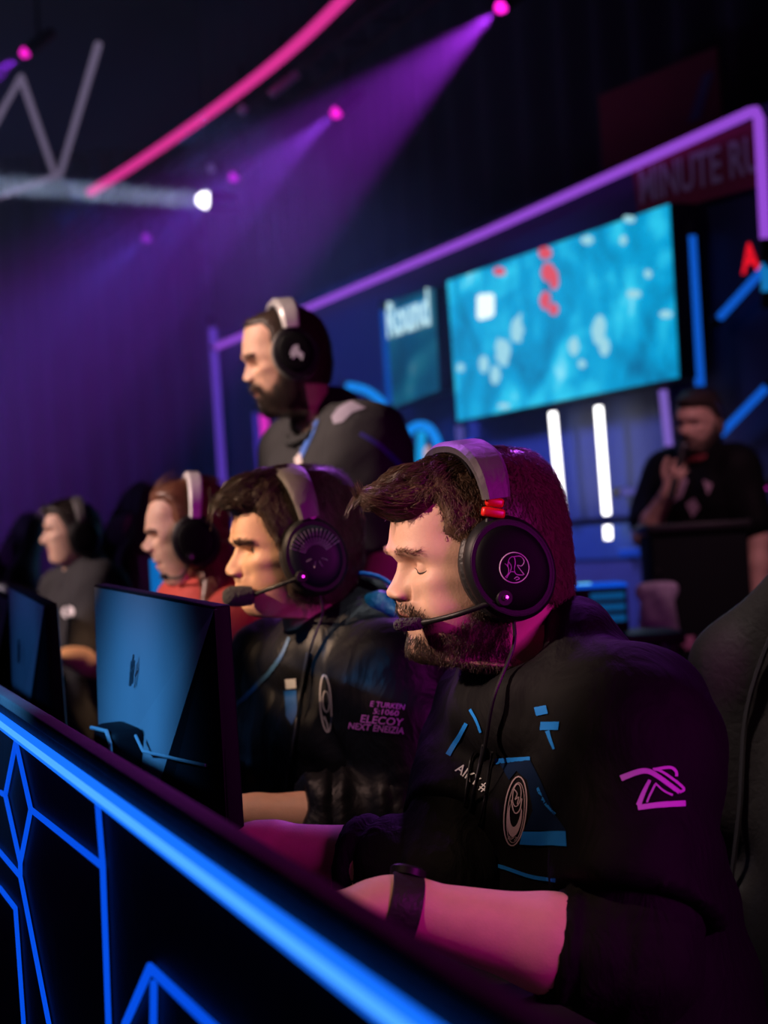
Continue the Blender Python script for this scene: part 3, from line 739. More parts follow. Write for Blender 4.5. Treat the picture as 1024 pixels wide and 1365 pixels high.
CHROME = mat('polished_screw', (.8, .8, .8), .2, 1.0)
EYE_WHITE = mat('eye_white', (.62, .58, .55), .2)
LASH = mat('eyelash_hair', (.015, .010, .008), .6)
BROWN_EYE = mat('brown_iris', (.03, .015, .008), .15)
CLOTH = mat('black_jersey', (.0020, .0019, .0026), .75, spec=.12, bump=(14, .55, 5, (1, 1, .5)))
CLOTH2 = mat('black_undershirt', (.0026, .0025, .0032), .8, spec=.14, bump=(30, .5, 4, (1, 1, .4)))
NYLON = mat('black_nylon', (.0034, .0034, .005), .5, spec=.22, bump=(12, .7, 5, (1, 1, .6)))
TEE = mat('charcoal_tee', (.026, .025, .028), .8, spec=.2, bump=(10, .5, 4, (1, 1, .6)))
RED = mat('red_hoodie', (.42, .035, .02), .75, bump=(10, .5, 4, (1, 1, .6)))
TROUSER = mat('dark_trousers', (.02, .021, .028), .85, bump=(16, .4, 4, (1, 1, 1)))
SHOE = mat('black_shoe', (.02, .02, .02), .5)
def comb_quiff(front, lenf, lens):
    def f(p):
        n = len(p); top = 1-sstep(.035, .065, np.abs(p[:, 1])); fr = sstep(-.06, .03, p[:, 0])
        D = np.stack([.2+1.0*top*fr, .35*np.sin(p[:, 0]*60)+np.sign(p[:, 1])*.2*(1-top), -.9*(1-top)+.12*top], 1)+RNG.normal(size=(n, 3))*.22
        back = p[:, 0] < -.05; D[back] = np.array([-.2, 0, -1])+RNG.normal(size=(back.sum(), 3))*.25
        return D, lens+(lenf-lens)*top*fr, .004+front*top*fr
    return f
# man at the front: blond-brown quiff, closed eyes, beard
MAN = dict(
    label='nearest seated bearded person in black jersey with eyes lowered and purple sleeve emblem', vox=.005,
    skin=skin_mat('skin_fair', (.58, .36, .26), (.07, .04, .025), .75), trousers=TROUSER, shoes=SHOE,
    head=dict(d=2.03, cx=638, cy=750, yaw=18, pitch=6, wide=1.06, neck=1.22, eyex=.004, full=.006, jawcut=.10, nosew=1.05, browbulge=.0045,
        sil=[(531, 668), (526, 688), (523.5, 712), (522, 735), (526.5, 744), (531, 750), (528.5, 762), (523.5, 775), (517.5, 785), (515.8, 789), (517, 794), (523, 798.5), (532, 800.6), (533, 809), (531.5, 814), (535.5, 820), (545, 825.5), (544, 829), (547, 838), (550.5, 846), (547.5, 860), (547, 872), (550.5, 880), (556, 884.5)],
        land=dict(brow=(522, 735), nasion=(531, 751), tip=(516, 789), subn=(532, 801), mouth=(545, 826), chin=(547, 868), under=(562, 887), top=(640, 614), back=(749, 735), eye=(545, 757))),
    body=dict(pose='sit', yaw=23, shc=(752, 962, 2.05), shw=.162, pelvis=(880, 1480), pz=.57, bulk=1.0, arm=1.12, belly=.06,
        eL=(850, 1285, 1.80), wL=(520, 1208, 1.78), eR=(592, 1172, 2.03), wR=(345, 1128, 2.13)),
    beard=dict(polys=[[(548, 846), (562, 841), (580, 838), (598, 820), (606, 800), (612, 775), (640, 775), (660, 880), (600, 905), (540, 890)], [(530, 804), (540, 803), (556, 822), (556, 834), (546, 826)]], n=6500, len=.011, lift=.0035, mat=hair_mat('beard_brown', (.032, .019, .012)), rad=.00035, soft=.007),
    brow=dict(n=170, mat=hair_mat('brow_blond', (.24, .135, .08)), h=.0026),
    hair=dict(poly=[(519, 699), (536, 690), (548, 682), (560, 671), (566, 686), (569, 706), (584, 716), (594, 735), (604, 775), (618, 790), (640, 770), (690, 800), (735, 812), (830, 830), (830, 520), (470, 520), (480, 690)],
        outline=[(519, 694), (497, 686), (494, 672), (503, 655), (520, 645), (545, 630), (575, 621), (600, 612), (640, 602), (672, 598), (700, 603), (722, 620), (738, 648), (747, 680), (752, 720), (755, 760), (754, 800)],
        side=.007, tmin=.004, n=9500, rad=.00055, curl=.004, clump=14, mat=hair_mat('hair_brown', (.075, .042, .026), .38), comb=comb_quiff(.010, .042, .014)))
# second man: dark swept hair
MAN2 = dict(
    label='second seated person from the front, dark swept hair, black jacket with teal hood lining', vox=.006,
    skin=skin_mat('skin_olive', (.50, .30, .20), (.06, .04, .03), .30), trousers=TROUSER, shoes=SHOE, iris=BROWN_EYE, gaze=(.0, -.15),
    head=dict(d=2.76, cx=390, cy=730, yaw=17, pitch=8, wide=.98, neck=1.05, jawcut=.18, eye_open=.0042,
        sil=[(316, 672), (311.5, 688), (308, 711), (309.3, 722), (314.5, 730), (310.5, 740), (306, 748), (301.5, 757), (300.6, 761), (303, 766), (313, 770), (315, 778), (313.5, 782.5), (319, 788.5), (318, 792), (323, 798), (325.5, 803), (324.5, 810), (328, 817), (335, 822)],
        land=dict(brow=(309.3, 722), nasion=(314.5, 730.5), tip=(300.6, 761), subn=(313, 770), mouth=(320, 789), chin=(324.5, 810), under=(342, 826), top=(400, 634), back=(472, 705), eye=(325, 735))),
    body=dict(pose='sit', yaw=30, shc=(448, 905, 2.80), shw=.20, pelvis=(560, 1250), pz=.57, bulk=1.06, arm=1.05,
        eL=(545, 1092, 2.56), wL=(322, 1088, 2.52), eR=(395, 1080, 2.85), wR=(225, 1075, 2.82)),
    beard=dict(polys=[[(325, 805), (340, 800), (352, 790), (362, 765), (385, 765), (395, 840), (330, 835)], [(312, 773), (318, 772), (328, 786), (326, 796), (318, 790)]], n=500, len=.003, lift=.001, mat=hair_mat('stubble_dark', (.03, .02, .015)), rad=.0003),
    brow=dict(n=420, mat=hair_mat('brow_dark', (.02, .013, .01)), h=.0045, dz=-.002),
    hair=dict(poly=[(311, 688), (320, 684), (330, 683), (338, 690), (346, 706), (354, 722), (362, 745), (372, 790), (395, 800), (440, 800), (480, 800), (520, 800), (520, 590), (270, 590), (280, 690)],
        outline=[(309, 690), (292, 694), (287, 688), (292, 674), (303, 660), (322, 644), (350, 632), (372, 627), (400, 622), (418, 619), (440, 625), (462, 642), (476, 672), (481, 700), (479, 740), (470, 785)],
        side=.013, tmin=.010, n=5200, rad=.0007, curl=.006, clump=18, lump=(.12, 90), mat=hair_mat('hair_dark', (.030, .018, .013), .4), comb=comb_quiff(.012, .05, .022)))
def comb_back(p):
    n = len(p); D = np.tile(A(-1, 0, -.35), (n, 1)); D[:, 2] -= 1.4*sstep(.0, .09, -p[:, 0]); D += RNG.normal(size=(n, 3))*.1
    return D, np.full(n, .06), np.full(n, .003)
MAN3 = dict(
    label='third seated person from the front, reddish hair tied back, red hoodie', vox=.008,
    skin=skin_mat('skin_pink', (.55, .35, .27), (.12, .06, .04), .1), trousers=TROUSER, shoes=SHOE, iris=BROWN_EYE, gaze=(0, -.2),
    head=dict(d=3.70, cx=246, cy=712, yaw=12, pitch=16, wide=.98, neck=1.0, jawcut=.2, eye_open=.0035,
        sil=[(203, 664), (199, 672), (194.5, 688), (193.8, 703), (194.3, 709), (198, 713), (194.5, 720), (190, 726), (188.6, 729), (191.5, 733.5), (200, 737), (204, 743), (204.5, 748), (209, 752.5), (208, 757), (214, 763), (216.5, 768), (219, 775), (225, 780)],
        land=dict(brow=(194.2, 708), nasion=(198, 713.5), tip=(188.6, 729), subn=(200, 737), mouth=(208, 752.5), chin=(218, 773), under=(232, 784), top=(250, 640), back=(299, 705), eye=(206, 716))),
    body=dict(pose='sit', yaw=26, shc=(285, 840, 3.74), shw=.185, pelvis=(350, 1060), pz=.57, bulk=.98,
        eL=(330, 1005, 3.45), wL=(215, 1010, 3.30), eR=(250, 1000, 3.85), wR=(150, 1000, 3.75)),
    brow=dict(n=250, mat=hair_mat('brow_red', (.10, .05, .03)), h=.004, dz=-.002),
    hair=dict(poly=[(199, 674), (206, 668), (216, 668), (224, 676), (228, 690), (234, 705), (240, 730), (246, 765), (262, 775), (300, 780), (340, 780), (340, 600), (180, 600), (185, 665)],
        outline=[(200, 672), (206, 661), (222, 648), (245, 638), (265, 634), (285, 642), (298, 665), (304, 700), (303, 740), (298, 780)],
        side=.008, tmin=.006, n=2600, rad=.0008, curl=.002, mat=hair_mat('hair_auburn', (.14, .055, .03), .4), comb=comb_back))
def comb_short(p):
    n = len(p); D = np.tile(A(.3, 0, -.5), (n, 1))+RNG.normal(size=(n, 3))*.5
    return D, np.full(n, .010), np.full(n, .004)
MAN4 = dict(
    label='farthest seated person, black t-shirt with white chest badge', vox=.010,
    skin=skin_mat('skin_warm', (.56, .36, .27), (.10, .06, .04), .15), trousers=TROUSER, shoes=SHOE, iris=BROWN_EYE, gaze=(0, -.1),
    head=dict(d=5.50, cx=95, cy=708, yaw=14, pitch=6, wide=.98, neck=1.05, jawcut=.2, eye_open=.004,
        sil=[(62, 684), (60, 692), (59, 700), (59.5, 704), (61, 707.5), (58, 712), (54, 718), (53.2, 721), (55, 724), (61, 725.5), (62.5, 729), (62, 731), (64.5, 734), (64, 736), (66, 740), (66.5, 744), (67, 748), (70, 751)],
        land=dict(brow=(59.5, 703), nasion=(61, 707.5), tip=(53.2, 721), subn=(61, 726), mouth=(64.5, 734), chin=(66.5, 746), under=(73, 753), top=(95, 671), back=(131, 700), eye=(66, 709))),
    body=dict(pose='sit', yaw=26, shc=(112, 788, 5.52), shw=.19, pelvis=(135, 920), pz=.60, bulk=1.0,
        eL=(128, 885, 5.25), wL=(92, 876, 5.15), eR=(92, 880, 5.7), wR=(60, 876, 5.5)),
    brow=dict(n=150, mat=hair_mat('brow_dark2', (.03, .02, .015)), h=.005),
    hair=dict(poly=[(60, 690), (66, 686), (74, 686), (82, 694), (86, 706), (90, 725), (100, 735), (130, 738), (160, 735), (160, 650), (50, 650), (52, 688)],
        outline=[(61, 690), (64, 680), (72, 672), (85, 667), (97, 665), (112, 669), (126, 680), (134, 698), (134, 720), (128, 738)],
        side=.012, tmin=.010, n=1400, rad=.0011, curl=.004, mat=hair_mat('hair_black', (.025, .018, .015), .42), comb=comb_quiff(.006, .04, .02)))
COACH = dict(
    label='standing bearded person with headset behind the seated row, charcoal t-shirt', vox=.008,
    skin=skin_mat('skin_tan', (.52, .31, .22), (.05, .03, .02), .8), trousers=TROUSER, shoes=SHOE, iris=BROWN_EYE, gaze=(0, -.35),
    head=dict(d=3.95, cx=379, cy=484, yaw=13, pitch=14, wide=1.0, neck=1.15, jawcut=.1, eye_open=.0035,
        sil=[(328, 434), (325, 443), (323.7, 459), (323.5, 474), (324.3, 479), (329, 485), (327.5, 492), (325.3, 500), (324.3, 505), (326.5, 508.5), (334, 510), (336.5, 515), (335.3, 520), (340, 524), (340, 527), (344, 532), (348, 540), (351, 547), (357, 552)],
        land=dict(brow=(323.8, 477), nasion=(329, 486), tip=(324.3, 505), subn=(334, 510.5), mouth=(340, 524), chin=(350, 545), under=(364, 554), top=(382, 414), back=(438, 470), eye=(336, 490))),
    body=dict(pose='stand', yaw=28, shc=(440, 598, 4.0), shw=.185, pelvis=None, pz=.98, px_off=-.06, bulk=1.0, arm=1.1,
        arms=lambda sc, tf, tl, sl, sr: (sl-A(0, 0, .27)+tl*.04-tf*.02, sr-A(0, 0, .27)-tl*.03, sl-A(0, 0, .50)+tl*.02+tf*.10, sr-A(0, 0, .50)+tf*.10)),
    beard=dict(polys=[[(343, 530), (352, 524), (362, 512), (368, 490), (372, 470), (392, 470), (405, 560), (350, 562)], [(334, 511), (342, 513), (352, 524), (350, 532), (341, 523)]], n=3400, len=.016, lift=.008, mat=hair_mat('beard_dark', (.022, .014, .010)), rad=.0006),
    brow=dict(n=350, mat=hair_mat('brow_dark3', (.02, .013, .01)), h=.005, dz=-.001),
    hair=dict(poly=[(325, 440), (332, 438), (344, 436), (352, 445), (356, 458), (362, 475), (375, 495), (400, 515), (450, 515), (470, 400), (320, 400)],
        outline=[(325, 438), (330, 428), (342, 420), (360, 412), (382, 409), (405, 412), (424, 424), (437, 446), (441, 475), (439, 505)],
        side=.006, tmin=.005, n=2200, rad=.0007, curl=.002, mat=hair_mat('hair_short', (.030, .017, .012), .5), comb=comb_short))
CASTER = dict(
    label='person standing at the black lectern speaking into a handheld microphone', vox=.010,
    skin=skin_mat('skin_caster', (.50, .31, .24), (.04, .025, .02), .7), trousers=TROUSER, shoes=SHOE, iris=BROWN_EYE, ears=True,
    head=dict(d=6.8, cx=930, cy=566, yaw=58, pitch=4, wide=1.0, neck=1.0, jawcut=.15, eye_open=.004,
        sil=[(915, 541), (913, 548), (912, 555), (912, 559), (914, 563), (911.5, 569), (909.5, 575), (909, 577), (910.5, 579.5), (914, 581), (914.5, 584), (914, 586), (915.5, 588), (915.5, 590), (916.5, 593), (916.5, 597), (917.5, 600), (920, 602)],
        land=dict(brow=(912, 558.5), nasion=(914, 563), tip=(909, 577), subn=(914, 581), mouth=(915.5, 588.5), chin=(916.5, 598), under=(922, 603), top=(930, 525), back=(949, 556), eye=(916, 565))),
    body=dict(pose='stand', yaw=55, shc=(933, 624, 6.82), shw=.158, pelvis=None, pz=.98, bulk=.92,
        arms=lambda sc, tf, tl, sl, sr: (sl-A(0, 0, .30)+tl*.07, sr-A(0, 0, .27)-tl*.07+tf*.10, sl-A(0, 0, .56)+tl*.08+tf*.06, None)),
    beard=dict(polys=[[(916, 592), (920, 588), (925, 578), (930, 560), (940, 560), (945, 610), (915, 610)], [(913, 581), (917, 582), (920, 589), (915, 590)]], n=900, len=.02, lift=.008, mat=hair_mat('beard_black', (.02, .014, .012)), rad=.0012),
    brow=dict(n=120, mat=hair_mat('brow_black', (.02, .014, .012)), h=.005),
    hair=dict(poly=[(912, 545), (918, 543), (926, 546), (930, 556), (936, 575), (960, 585), (980, 510), (905, 510)],
        outline=[(913, 544), (911, 534), (918, 526), (930, 521), (945, 526), (954, 540), (955, 560), (952, 578)],
        side=.014, tmin=.012, n=1200, rad=.0015, curl=.004, mat=hair_mat('hair_caster', (.03, .02, .016), .5), comb=comb_short))
# ---------------------------------------------------------------- dressing the figures
def lerp(a, b, t): return a+(b-a)*t
def cuff(prims, p, n):
    out = []
    for q in prims: out.append(('cutripple',)+q[1:]+(np.asarray(p, float), nrm(n)) if q[0] == 'ripple' else q)
    return out
def sleeve(s, e, w, ra, bulk, upto, g, rip=.004, n=4):
    """upto: 0..1 upper arm, 1..2 forearm"""
    t1 = min(upto, 1)
    P = [cone(s, lerp(s, e, t1), .060*ra*bulk+g, .047*ra+g if t1 == 1 else .052*ra*bulk+g, .03)]
    if upto > 1:
        P.append(ripple(lerp(s, e, .55), e, .050*ra+g, .047*ra+g, rip*.8, 2.5)); P.append(ripple(e, lerp(e, w, upto-1+.03), .048*ra+g, .043*ra+g-.004*(upto-1), rip, n))
    return P
# ---- the man in front
x = make_person('MAN', MAN); h = x['h']; ra, bk = x['ra'], x['bulk']
col1, colP = collar_prims(x, (655, 943), (752, 832), .088, .014, .02, sag=.0)
col2, _ = collar_prims(x, (662, 962), (760, 872), .104, .016, .03)
tr = x['torso']
tr2 = [p if p[0] != 'ecap' else p for p in tr]
uA = x['eL']-x['shL']; cutL = lerp(x['shL'], x['eL'], .70); cutR = lerp(x['shR'], x['eR'], .66)
jp = list(tr2)+col2+col1+[cutcone(x['shL'], lerp(x['shL'], x['eL'], .95), .068*ra*bk, .069*ra*bk, .04, cutL, uA+x['tf']*.06), cutcone(x['shR'], lerp(x['shR'], x['eR'], .9), .060*ra*bk, .056*ra*bk, .04, cutR, x['eR']-x['shR'])]
jersey, bv1 = cloth('jersey', jp, .007, x, CLOTH, [], .012, .005, 26, 3)
und = sleeve(lerp(x['shL'], x['eL'], .35), x['eL'], x['wL'], ra, 1.05, 1.36, .010, .004, 3)
c1 = lerp(x['eL'], x['wL'], .355)
us1, bvs = cloth('sleeve', und, .006, x, CLOTH2, [(c1, x['wL']-x['eL'], c1+(x['wL']-x['eL'])*.3, .12)], 0, .0025, 45, 5)
und = sleeve(lerp(x['shR'], x['eR'], .35), x['eR'], x['wR'], ra, 1.0, 1.52, .008, .004, 3)
c2 = lerp(x['eR'], x['wR'], .50)
us2, bvs2 = cloth('sleeve', und, .006, x, CLOTH2, [(c2, x['wR']-x['eR'], c2+(x['wR']-x['eR'])*.3, .12)], 0, .0025, 45, 6)
BLUEP = mat('print_blue', lin(20, 112, 195), .7, spec=.2); NAVYP = mat('print_navy', lin(3, 22, 50), .8, spec=.1); TEALP = mat('print_teal', lin(20, 130, 160), .6); PALEP = mat('print_pale', (.36, .27, .31), .7, spec=.2)
m = MB(); P = lambda *a: print_poly(m, bv1, [list(a)])
P((667, 1016), (708, 1013), (722, 1040), (742, 1086), (757, 1108), (700, 1106), (712, 1080), (704, 1040), (690, 1028), (680, 1040))
m.build('navy_panel', NAVYP, x['root'])
for poly in ([(713, 943), (729, 940), (732, 951), (716, 954)], [(722, 962), (747, 962), (746, 973), (721, 973)], [(698, 1108), (756, 1108), (757, 1128), (694, 1125)]):
    m = MB(); print_poly(m, bv1, [poly]); m.build('blue_stripe', BLUEP, x['root'])
for pts, w in [([(731, 974), (735, 986), (740, 999)], [6, 3]), ([(661, 1014), (685, 1012), (708, 1011)], [8, 5]), ([(718, 1050), (728, 1070), (742, 1085)], [4, 3]),
               ([(628, 1147), (666, 1154), (709, 1168), (742, 1173)], [5, 5]), ([(598, 1007), (609, 988), (623, 964)], [7, 5]), ([(628, 946), (636, 960), (642, 976)], [4, 3])]:
    m = MB(); print_strips(m, bv1, pts, w)
    if m.V: m.build('blue_stripe', BLUEP, x['root'])
m = MB(); print_strips(m, bv1, [(628, 1209), (648, 1213), (669, 1220)], [8, 5]); m.build('teal_stripe', TEALP, x['root'])
m = MB(); el = lambda cx, cy, rx, ry, a0=0, a1=360, n=28, rot=6: [(cx+rx*math.cos(R(a))*math.cos(R(rot))-ry*math.sin(R(a))*math.sin(R(rot)), cy+rx*math.cos(R(a))*math.sin(R(rot))+ry*math.sin(R(a))*math.cos(R(rot))) for a in np.linspace(a0, a1, n)]
print_strips(m, bv1, el(688.5, 1081, 14.5, 46), 1.6, None); print_strips(m, bv1, el(689, 1083, 11, 40), .9, None)
P(*(el(687.5, 1088, 9.5, 27, -20, 200, 20)+el(689, 1076, 7.5, 26, 190, 0, 16)))
print_strips(m, bv1, el(690.5, 1060, 5.5, 15), 1.1, None); print_strips(m, bv1, [(687, 1052), (691, 1058), (688, 1066), (693, 1062), (691, 1072)], 1.2); print_strips(m, bv1, [(683, 1066), (686, 1080), (690, 1084), (695, 1078), (697, 1064)], 1.5)
print_text(m, bv1, 'APZ', 685, 1117, 7, 8)
m.build('club_crest', PALEP, x['root'])
m = MB(); print_text(m, bv1, 'AIKY #', 630, 1038, 19, 36, .85, 0, .01); m.build('chest_lettering', mat('print_white', (.6, .6, .62), .6), x['root'])
m = MB()
for pts, w in [([(828, 1038), (848, 1030), (862, 1028), (875, 1034), (905, 1056)], [8, 6]), ([(905, 1056), (910, 1050), (884, 1030), (870, 1025)], [4, 3]), ([(872, 1026), (892, 1023), (900, 1028), (901, 1035)], [4, 4]),
               ([(866, 1040), (858, 1056), (851, 1074)], [4, 7]), ([(873, 1046), (866, 1060), (862, 1070)], [3, 2.5]), ([(850, 1077), (880, 1073), (913, 1071)], [7, 8]), ([(896, 1060), (884, 1054), (873, 1044)], [3, 2])]: print_strips(m, bv1, pts, w)
m.build('sleeve_emblem', mat('print_lilac', (.50, .33, .56), .6), x['root'])
m = MB(); zp = [on_cloth(bv1, px, py, .002) for px, py in spline([(645, 992), (640, 1020), (634, 1050), (622, 1120), (614, 1190)], 30)]
zp = [p for p in zp if p is not None]; m.tube(zp, .0014, 6); m.build('zipper', mat('zip_grey', (.05, .05, .06), .35, .5), x['root'])
for pts in ([(658, 1000), (654, 1030), (646, 1080), (628, 1140), (613, 1205)], [(634, 1000), (628, 1020), (622, 1060), (617, 1140), (606, 1215)]):
    zp = [on_cloth(bv1, px, py, .003) for px, py in spline(pts, 30)]; zp = [p for p in zp if p is not None]
    m = MB(); m.tube(zp, .0015, 6); m.lathe(zp[-1]+A(0, 0, .004), A(0, 0, -1), [(0, 0), (.0026, .001), (.0026, .016), (0, .017)], 10); m.build('drawstring', NYLON, x['root'])
GREYBAND = mat('grey_band', (.12, .112, .112), .55, bump=(60, .1, 3, (1, 1, 1))); REDP = mat('red_clip', (.75, .02, .012), .35); DARKRIM = mat('dark_rim', (.008, .008, .010), .45, .1, spec=.2)
def emblem_ring(o, axis, h, parent, rr):
    r_ = rr*.29; X = nrm(-h.f-axis*np.dot(-h.f, axis)); Y = np.cross(X, axis) if np.dot(np.cross(X, axis), h.u) > 0 else -np.cross(X, axis); m = MB()
    m.tube([o+(X*math.cos(a)+Y*math.sin(a))*r_ for a in np.linspace(0, 2*math.pi, 40, endpoint=False)], .0006, 6, closed=True)
    for pts in ([(-.62, .35), (-.42, .1), (-.45, -.3), (-.7, -.55)], [(-.45, .1), (-.3, .6), (.05, .72), (.1, .3), (-.02, -.1), (.08, -.45), (.55, -.55)], [(.05, .72), (.5, .7), (.72, .35), (.5, .05), (.22, .15), (.4, -.2), (.6, -.52)], [(-.62, -.62), (-.3, -.25), (.02, -.3)], [(-.35, .45), (-.2, .1), (-.3, -.2)], [(-.1, -.72), (.1, -.62), (.25, -.75), (0, -.82)]):
        m.tube([o+(X*p[0]+Y*p[1])*r_ for p in spline(pts, 16)], .0005, 5)
    m.build('emblem', mat('emblem_silver', (.62, .52, .60), .4), parent, label='silver line emblem in a ring')
def cable_man(o):
    pts = [o, o-h.u*.03+h.f*.004]
    for px, py in [(667, 930), (655, 990), (640, 1060), (625, 1130), (611, 1195)]:
        p = on_cloth(bv1, px, py, .012); pts += [p] if p is not None else []
    return pts
make_headset(h, dict(label='black headset with silver ring emblem, grey headband and red clips on nearest player', cup=(688, 758), size=(.054, .064), apex=(612, 600), bend=(660, 664), bw=.044, bt=.012, band_mat=GREYBAND, cush_mat=SOFT, pad_mat=SOFT, cup_mat=DARKRIM, plate_mat=PLATE, rim_mat=DARKRIM,
    emblem=emblem_ring, tilt=.35, yoke=[(-.02, .30, .021, .011, REDP, 'red_clip'), (.33, .66, .027, .012, REDP, 'red_clip'), (.66, 1.02, .016, .007, BLACK)],
    mic=dict(pivot=(672, 797), mid=(610, 819), tip=(560, 831), end=(523, 834), ytip=.038, r=.0078), boom_mat=BLACK, foam_mat=mat('black_foam', (.03, .03, .032), .9, bump=(220, .6, 2, (1, 1, 1))), cable=cable_man, cable_mat=BLACK))
# wristwatch
wd = nrm(x['wL']-x['eL']); wc = lerp(x['eL'], x['wL'], .955); m = thing('wristwatch', 'black wristwatch on the nearest player\'s bare forearm', 'watch', wc)
MB().lathe(wc-wd*.017, wd, [(.0335, 0), (.0362, .001), (.0365, .016), (.0362, .033), (.0335, .034), (.0335, 0)], 40).build('strap', SOFT, m)
ud = nrm(x['up']-wd*np.dot(x['up'], wd)); fd = nrm(ud*.8+np.cross(wd, ud)*.3); MB().lathe(wc+fd*.034, fd, [(0, 0), (.019, 0), (.0195, .007), (.017, .0095), (0, .0095)], 30).build('watch_case', BLACK, m)
# ---- second man
x2 = make_person('MAN2', MAN2); h2 = x2['h']; ra, bk = x2['ra'], x2['bulk']
ca, _ = collar_prims(x2, (402, 872), (474, 800), .080, .017, .02); cb, _ = collar_prims(x2, (408, 890), (492, 815), .098, .020, .03)
jp = list(x2['torso'])+ca+cb
c1 = lerp(x2['eL'], x2['wL'], .575); c2 = lerp(x2['eR'], x2['wR'], .72)
jp += cuff(sleeve(x2['shL'], x2['eL'], x2['wL'], ra, 1.15*bk, 1.60, .012, .006, 4), c1, x2['wL']-x2['eL'])+cuff(sleeve(x2['shR'], x2['eR'], x2['wR'], ra, 1.1*bk, 1.75, .012, .006, 4), c2, x2['wR']-x2['eR'])
jk, bv2 = cloth('jacket', jp, .008, x2, NYLON, [], .012, .007, 24, 9)
m = MB(); hc_ = lambda px, py, d: U(px, py, d)
V, Q = sdf_mesh([cone(hc_(487, 812, 2.74), hc_(505, 808, 2.72), .017, .02, .02), cone(hc_(505, 808, 2.72), hc_(524, 820, 2.70), .02, .010, .02)], .004); V = fold(V, np.zeros_like(V)+A(0, 0, 1), .002, 60, 4)
mesh_obj('hood_lining', V, Q, mat('teal_lining', lin(0, 95, 130), .55, bump=(25, .5, 3, (1, 1, 1))), x2['root'])
m = MB(); m.tube(spline([hc_(472, 764, 2.76), hc_(490, 765, 2.74), hc_(508, 770, 2.72), hc_(522, 779, 2.70)], 20), .0035, 8); m.build('piping', mat('piping_blue', lin(20, 120, 190), .5), x2['root'])
V, Q = sdf_mesh([cone(hc_(468, 775, 2.78), hc_(500, 783, 2.76), .016, .015, .02), cone(hc_(500, 783, 2.76), hc_(528, 800, 2.72), .015, .012, .02)], .005); mesh_obj('hood', V, Q, NYLON, x2['root'])
m = MB(); print_strips(m, bv2, [(386, 850), (375, 875), (352, 905), (310, 945)], [4, 6], 24); m.build('sleeve_piping', mat('piping_slate', lin(35, 75, 110), .6), x2['root'])
VIO = mat('print_violet', (.62, .16, .80), .6); m = MB()
for tx, px, py, sz, sx in [('E TURKEN', 517, 941, 10, 1.0), ('5:1060', 515, 950, 10, 1.25), ('ELECOY', 509, 961, 14, 1.1), ('NEXT ENEIZIA', 502, 971, 12, .95)]: print_text(m, bv2, tx, px, py, sz, 6, sx, .12, .012)
m.build('sleeve_lettering', VIO, x2['root'])
m = MB(); GRYP = mat('print_grey', (.30, .28, .30), .5)
print_strips(m, bv2, el(435.5, 938, 7.5, 38, rot=-3), 2.2, None); print_strips(m, bv2, el(436, 935, 4.5, 14, rot=-3), 2.0, None); print_strips(m, bv2, [(433, 955), (437, 965), (438, 975)], [3, 1.5]); m.build('chest_crest', GRYP, x2['root'])
m = MB(); print_poly(m, bv2, [[(381, 905), (395, 904), (396, 917), (382, 918)]]); m.build('white_label', mat('label_white', (.5, .5, .5), .6), x2['root'])
m = MB(); print_poly(m, bv2, [[(380, 920), (396, 920), (397, 950), (390, 967), (382, 955)]]); m.build('blue_badge', mat('badge_blue', lin(10, 80, 150), .5), x2['root'])
m = MB(); zp = [on_cloth(bv2, px, py, .003) for px, py in spline([(412, 870), (404, 920), (392, 1000), (382, 1060)], 24)]; zp = [p for p in zp if p is not None]; m.tube(zp, .0035, 6); m.build('zipper', mat('zip_grey', (.05, .05, .06), .35, .5), x2['root'])
def emblem_fan(o, axis, h, parent, rr):
    X = nrm(-h.f-axis*np.dot(-h.f, axis)); Y = np.cross(X, axis) if np.dot(np.cross(X, axis), h.u) > 0 else -np.cross(X, axis); m = MB()
    for a in np.linspace(25, 155, 15): 
        for r0, r1 in ((.30, .50), (.54, .74)): m.tube([o+(X*-math.cos(R(a))+Y*math.sin(R(a)))*rr*r0, o+(X*-math.cos(R(a))+Y*math.sin(R(a)))*rr*r1], .0008, 5)
    for a in (200, 250, 290, 330): m.tube([o+(X*math.cos(R(a))+Y*math.sin(R(a)))*rr*.15, o+(X*math.cos(R(a))+Y*math.sin(R(a)))*rr*.32], .0006, 5)
    m.build('emblem', mat('emblem_grey', (.22, .22, .24), .4), parent, label='grey fan of short strokes')
def cable2(o):
    pts = [o, o-h2.u*.03]
    for px, py in [(420, 860), (412, 900), (402, 960)]:
        p = on_cloth(bv2, px, py, .01); pts += [p] if p is not None else []
    return pts
hs2 = make_headset(h2, dict(label='black headset with grey fan emblem and big round foam microphone', cup=(424, 742), size=(.053, .064), apex=(378, 629), bend=(412, 690), bw=.045, bt=.010, band_mat=GREYBAND, cush_mat=SOFT, cup_mat=BLACK, plate_mat=mat('navy_plate', (.004, .005, .012), .45, spec=.2), rim_mat=DARKRIM,
    emblem=emblem_fan, tilt=.2, yoke=[(-.05, 1.02, .020, .008, BLACK)], mic=dict(pivot=(402, 769), mid=(365, 783), tip=(335, 794), end=(296, 796), ytip=.042, r=.0165), boom_mat=BLACK, foam_mat=mat('black_foam', (.03, .03, .032), .9), cable=cable2, cable_mat=BLACK))
p_ = h2.world(A(*(lambda q: (q[0], .100, q[1]))(h2.loc(417, 686, .100))))[0]; MB().lathe(p_-h2.l*.004, h2.l, [(0, 0), (.0065, 0), (.0065, .004), (.004, .005), (.004, .003), (0, .003)], 20).build('headband_button', mat('button_pink', (.75, .2, .7), .4), hs2)
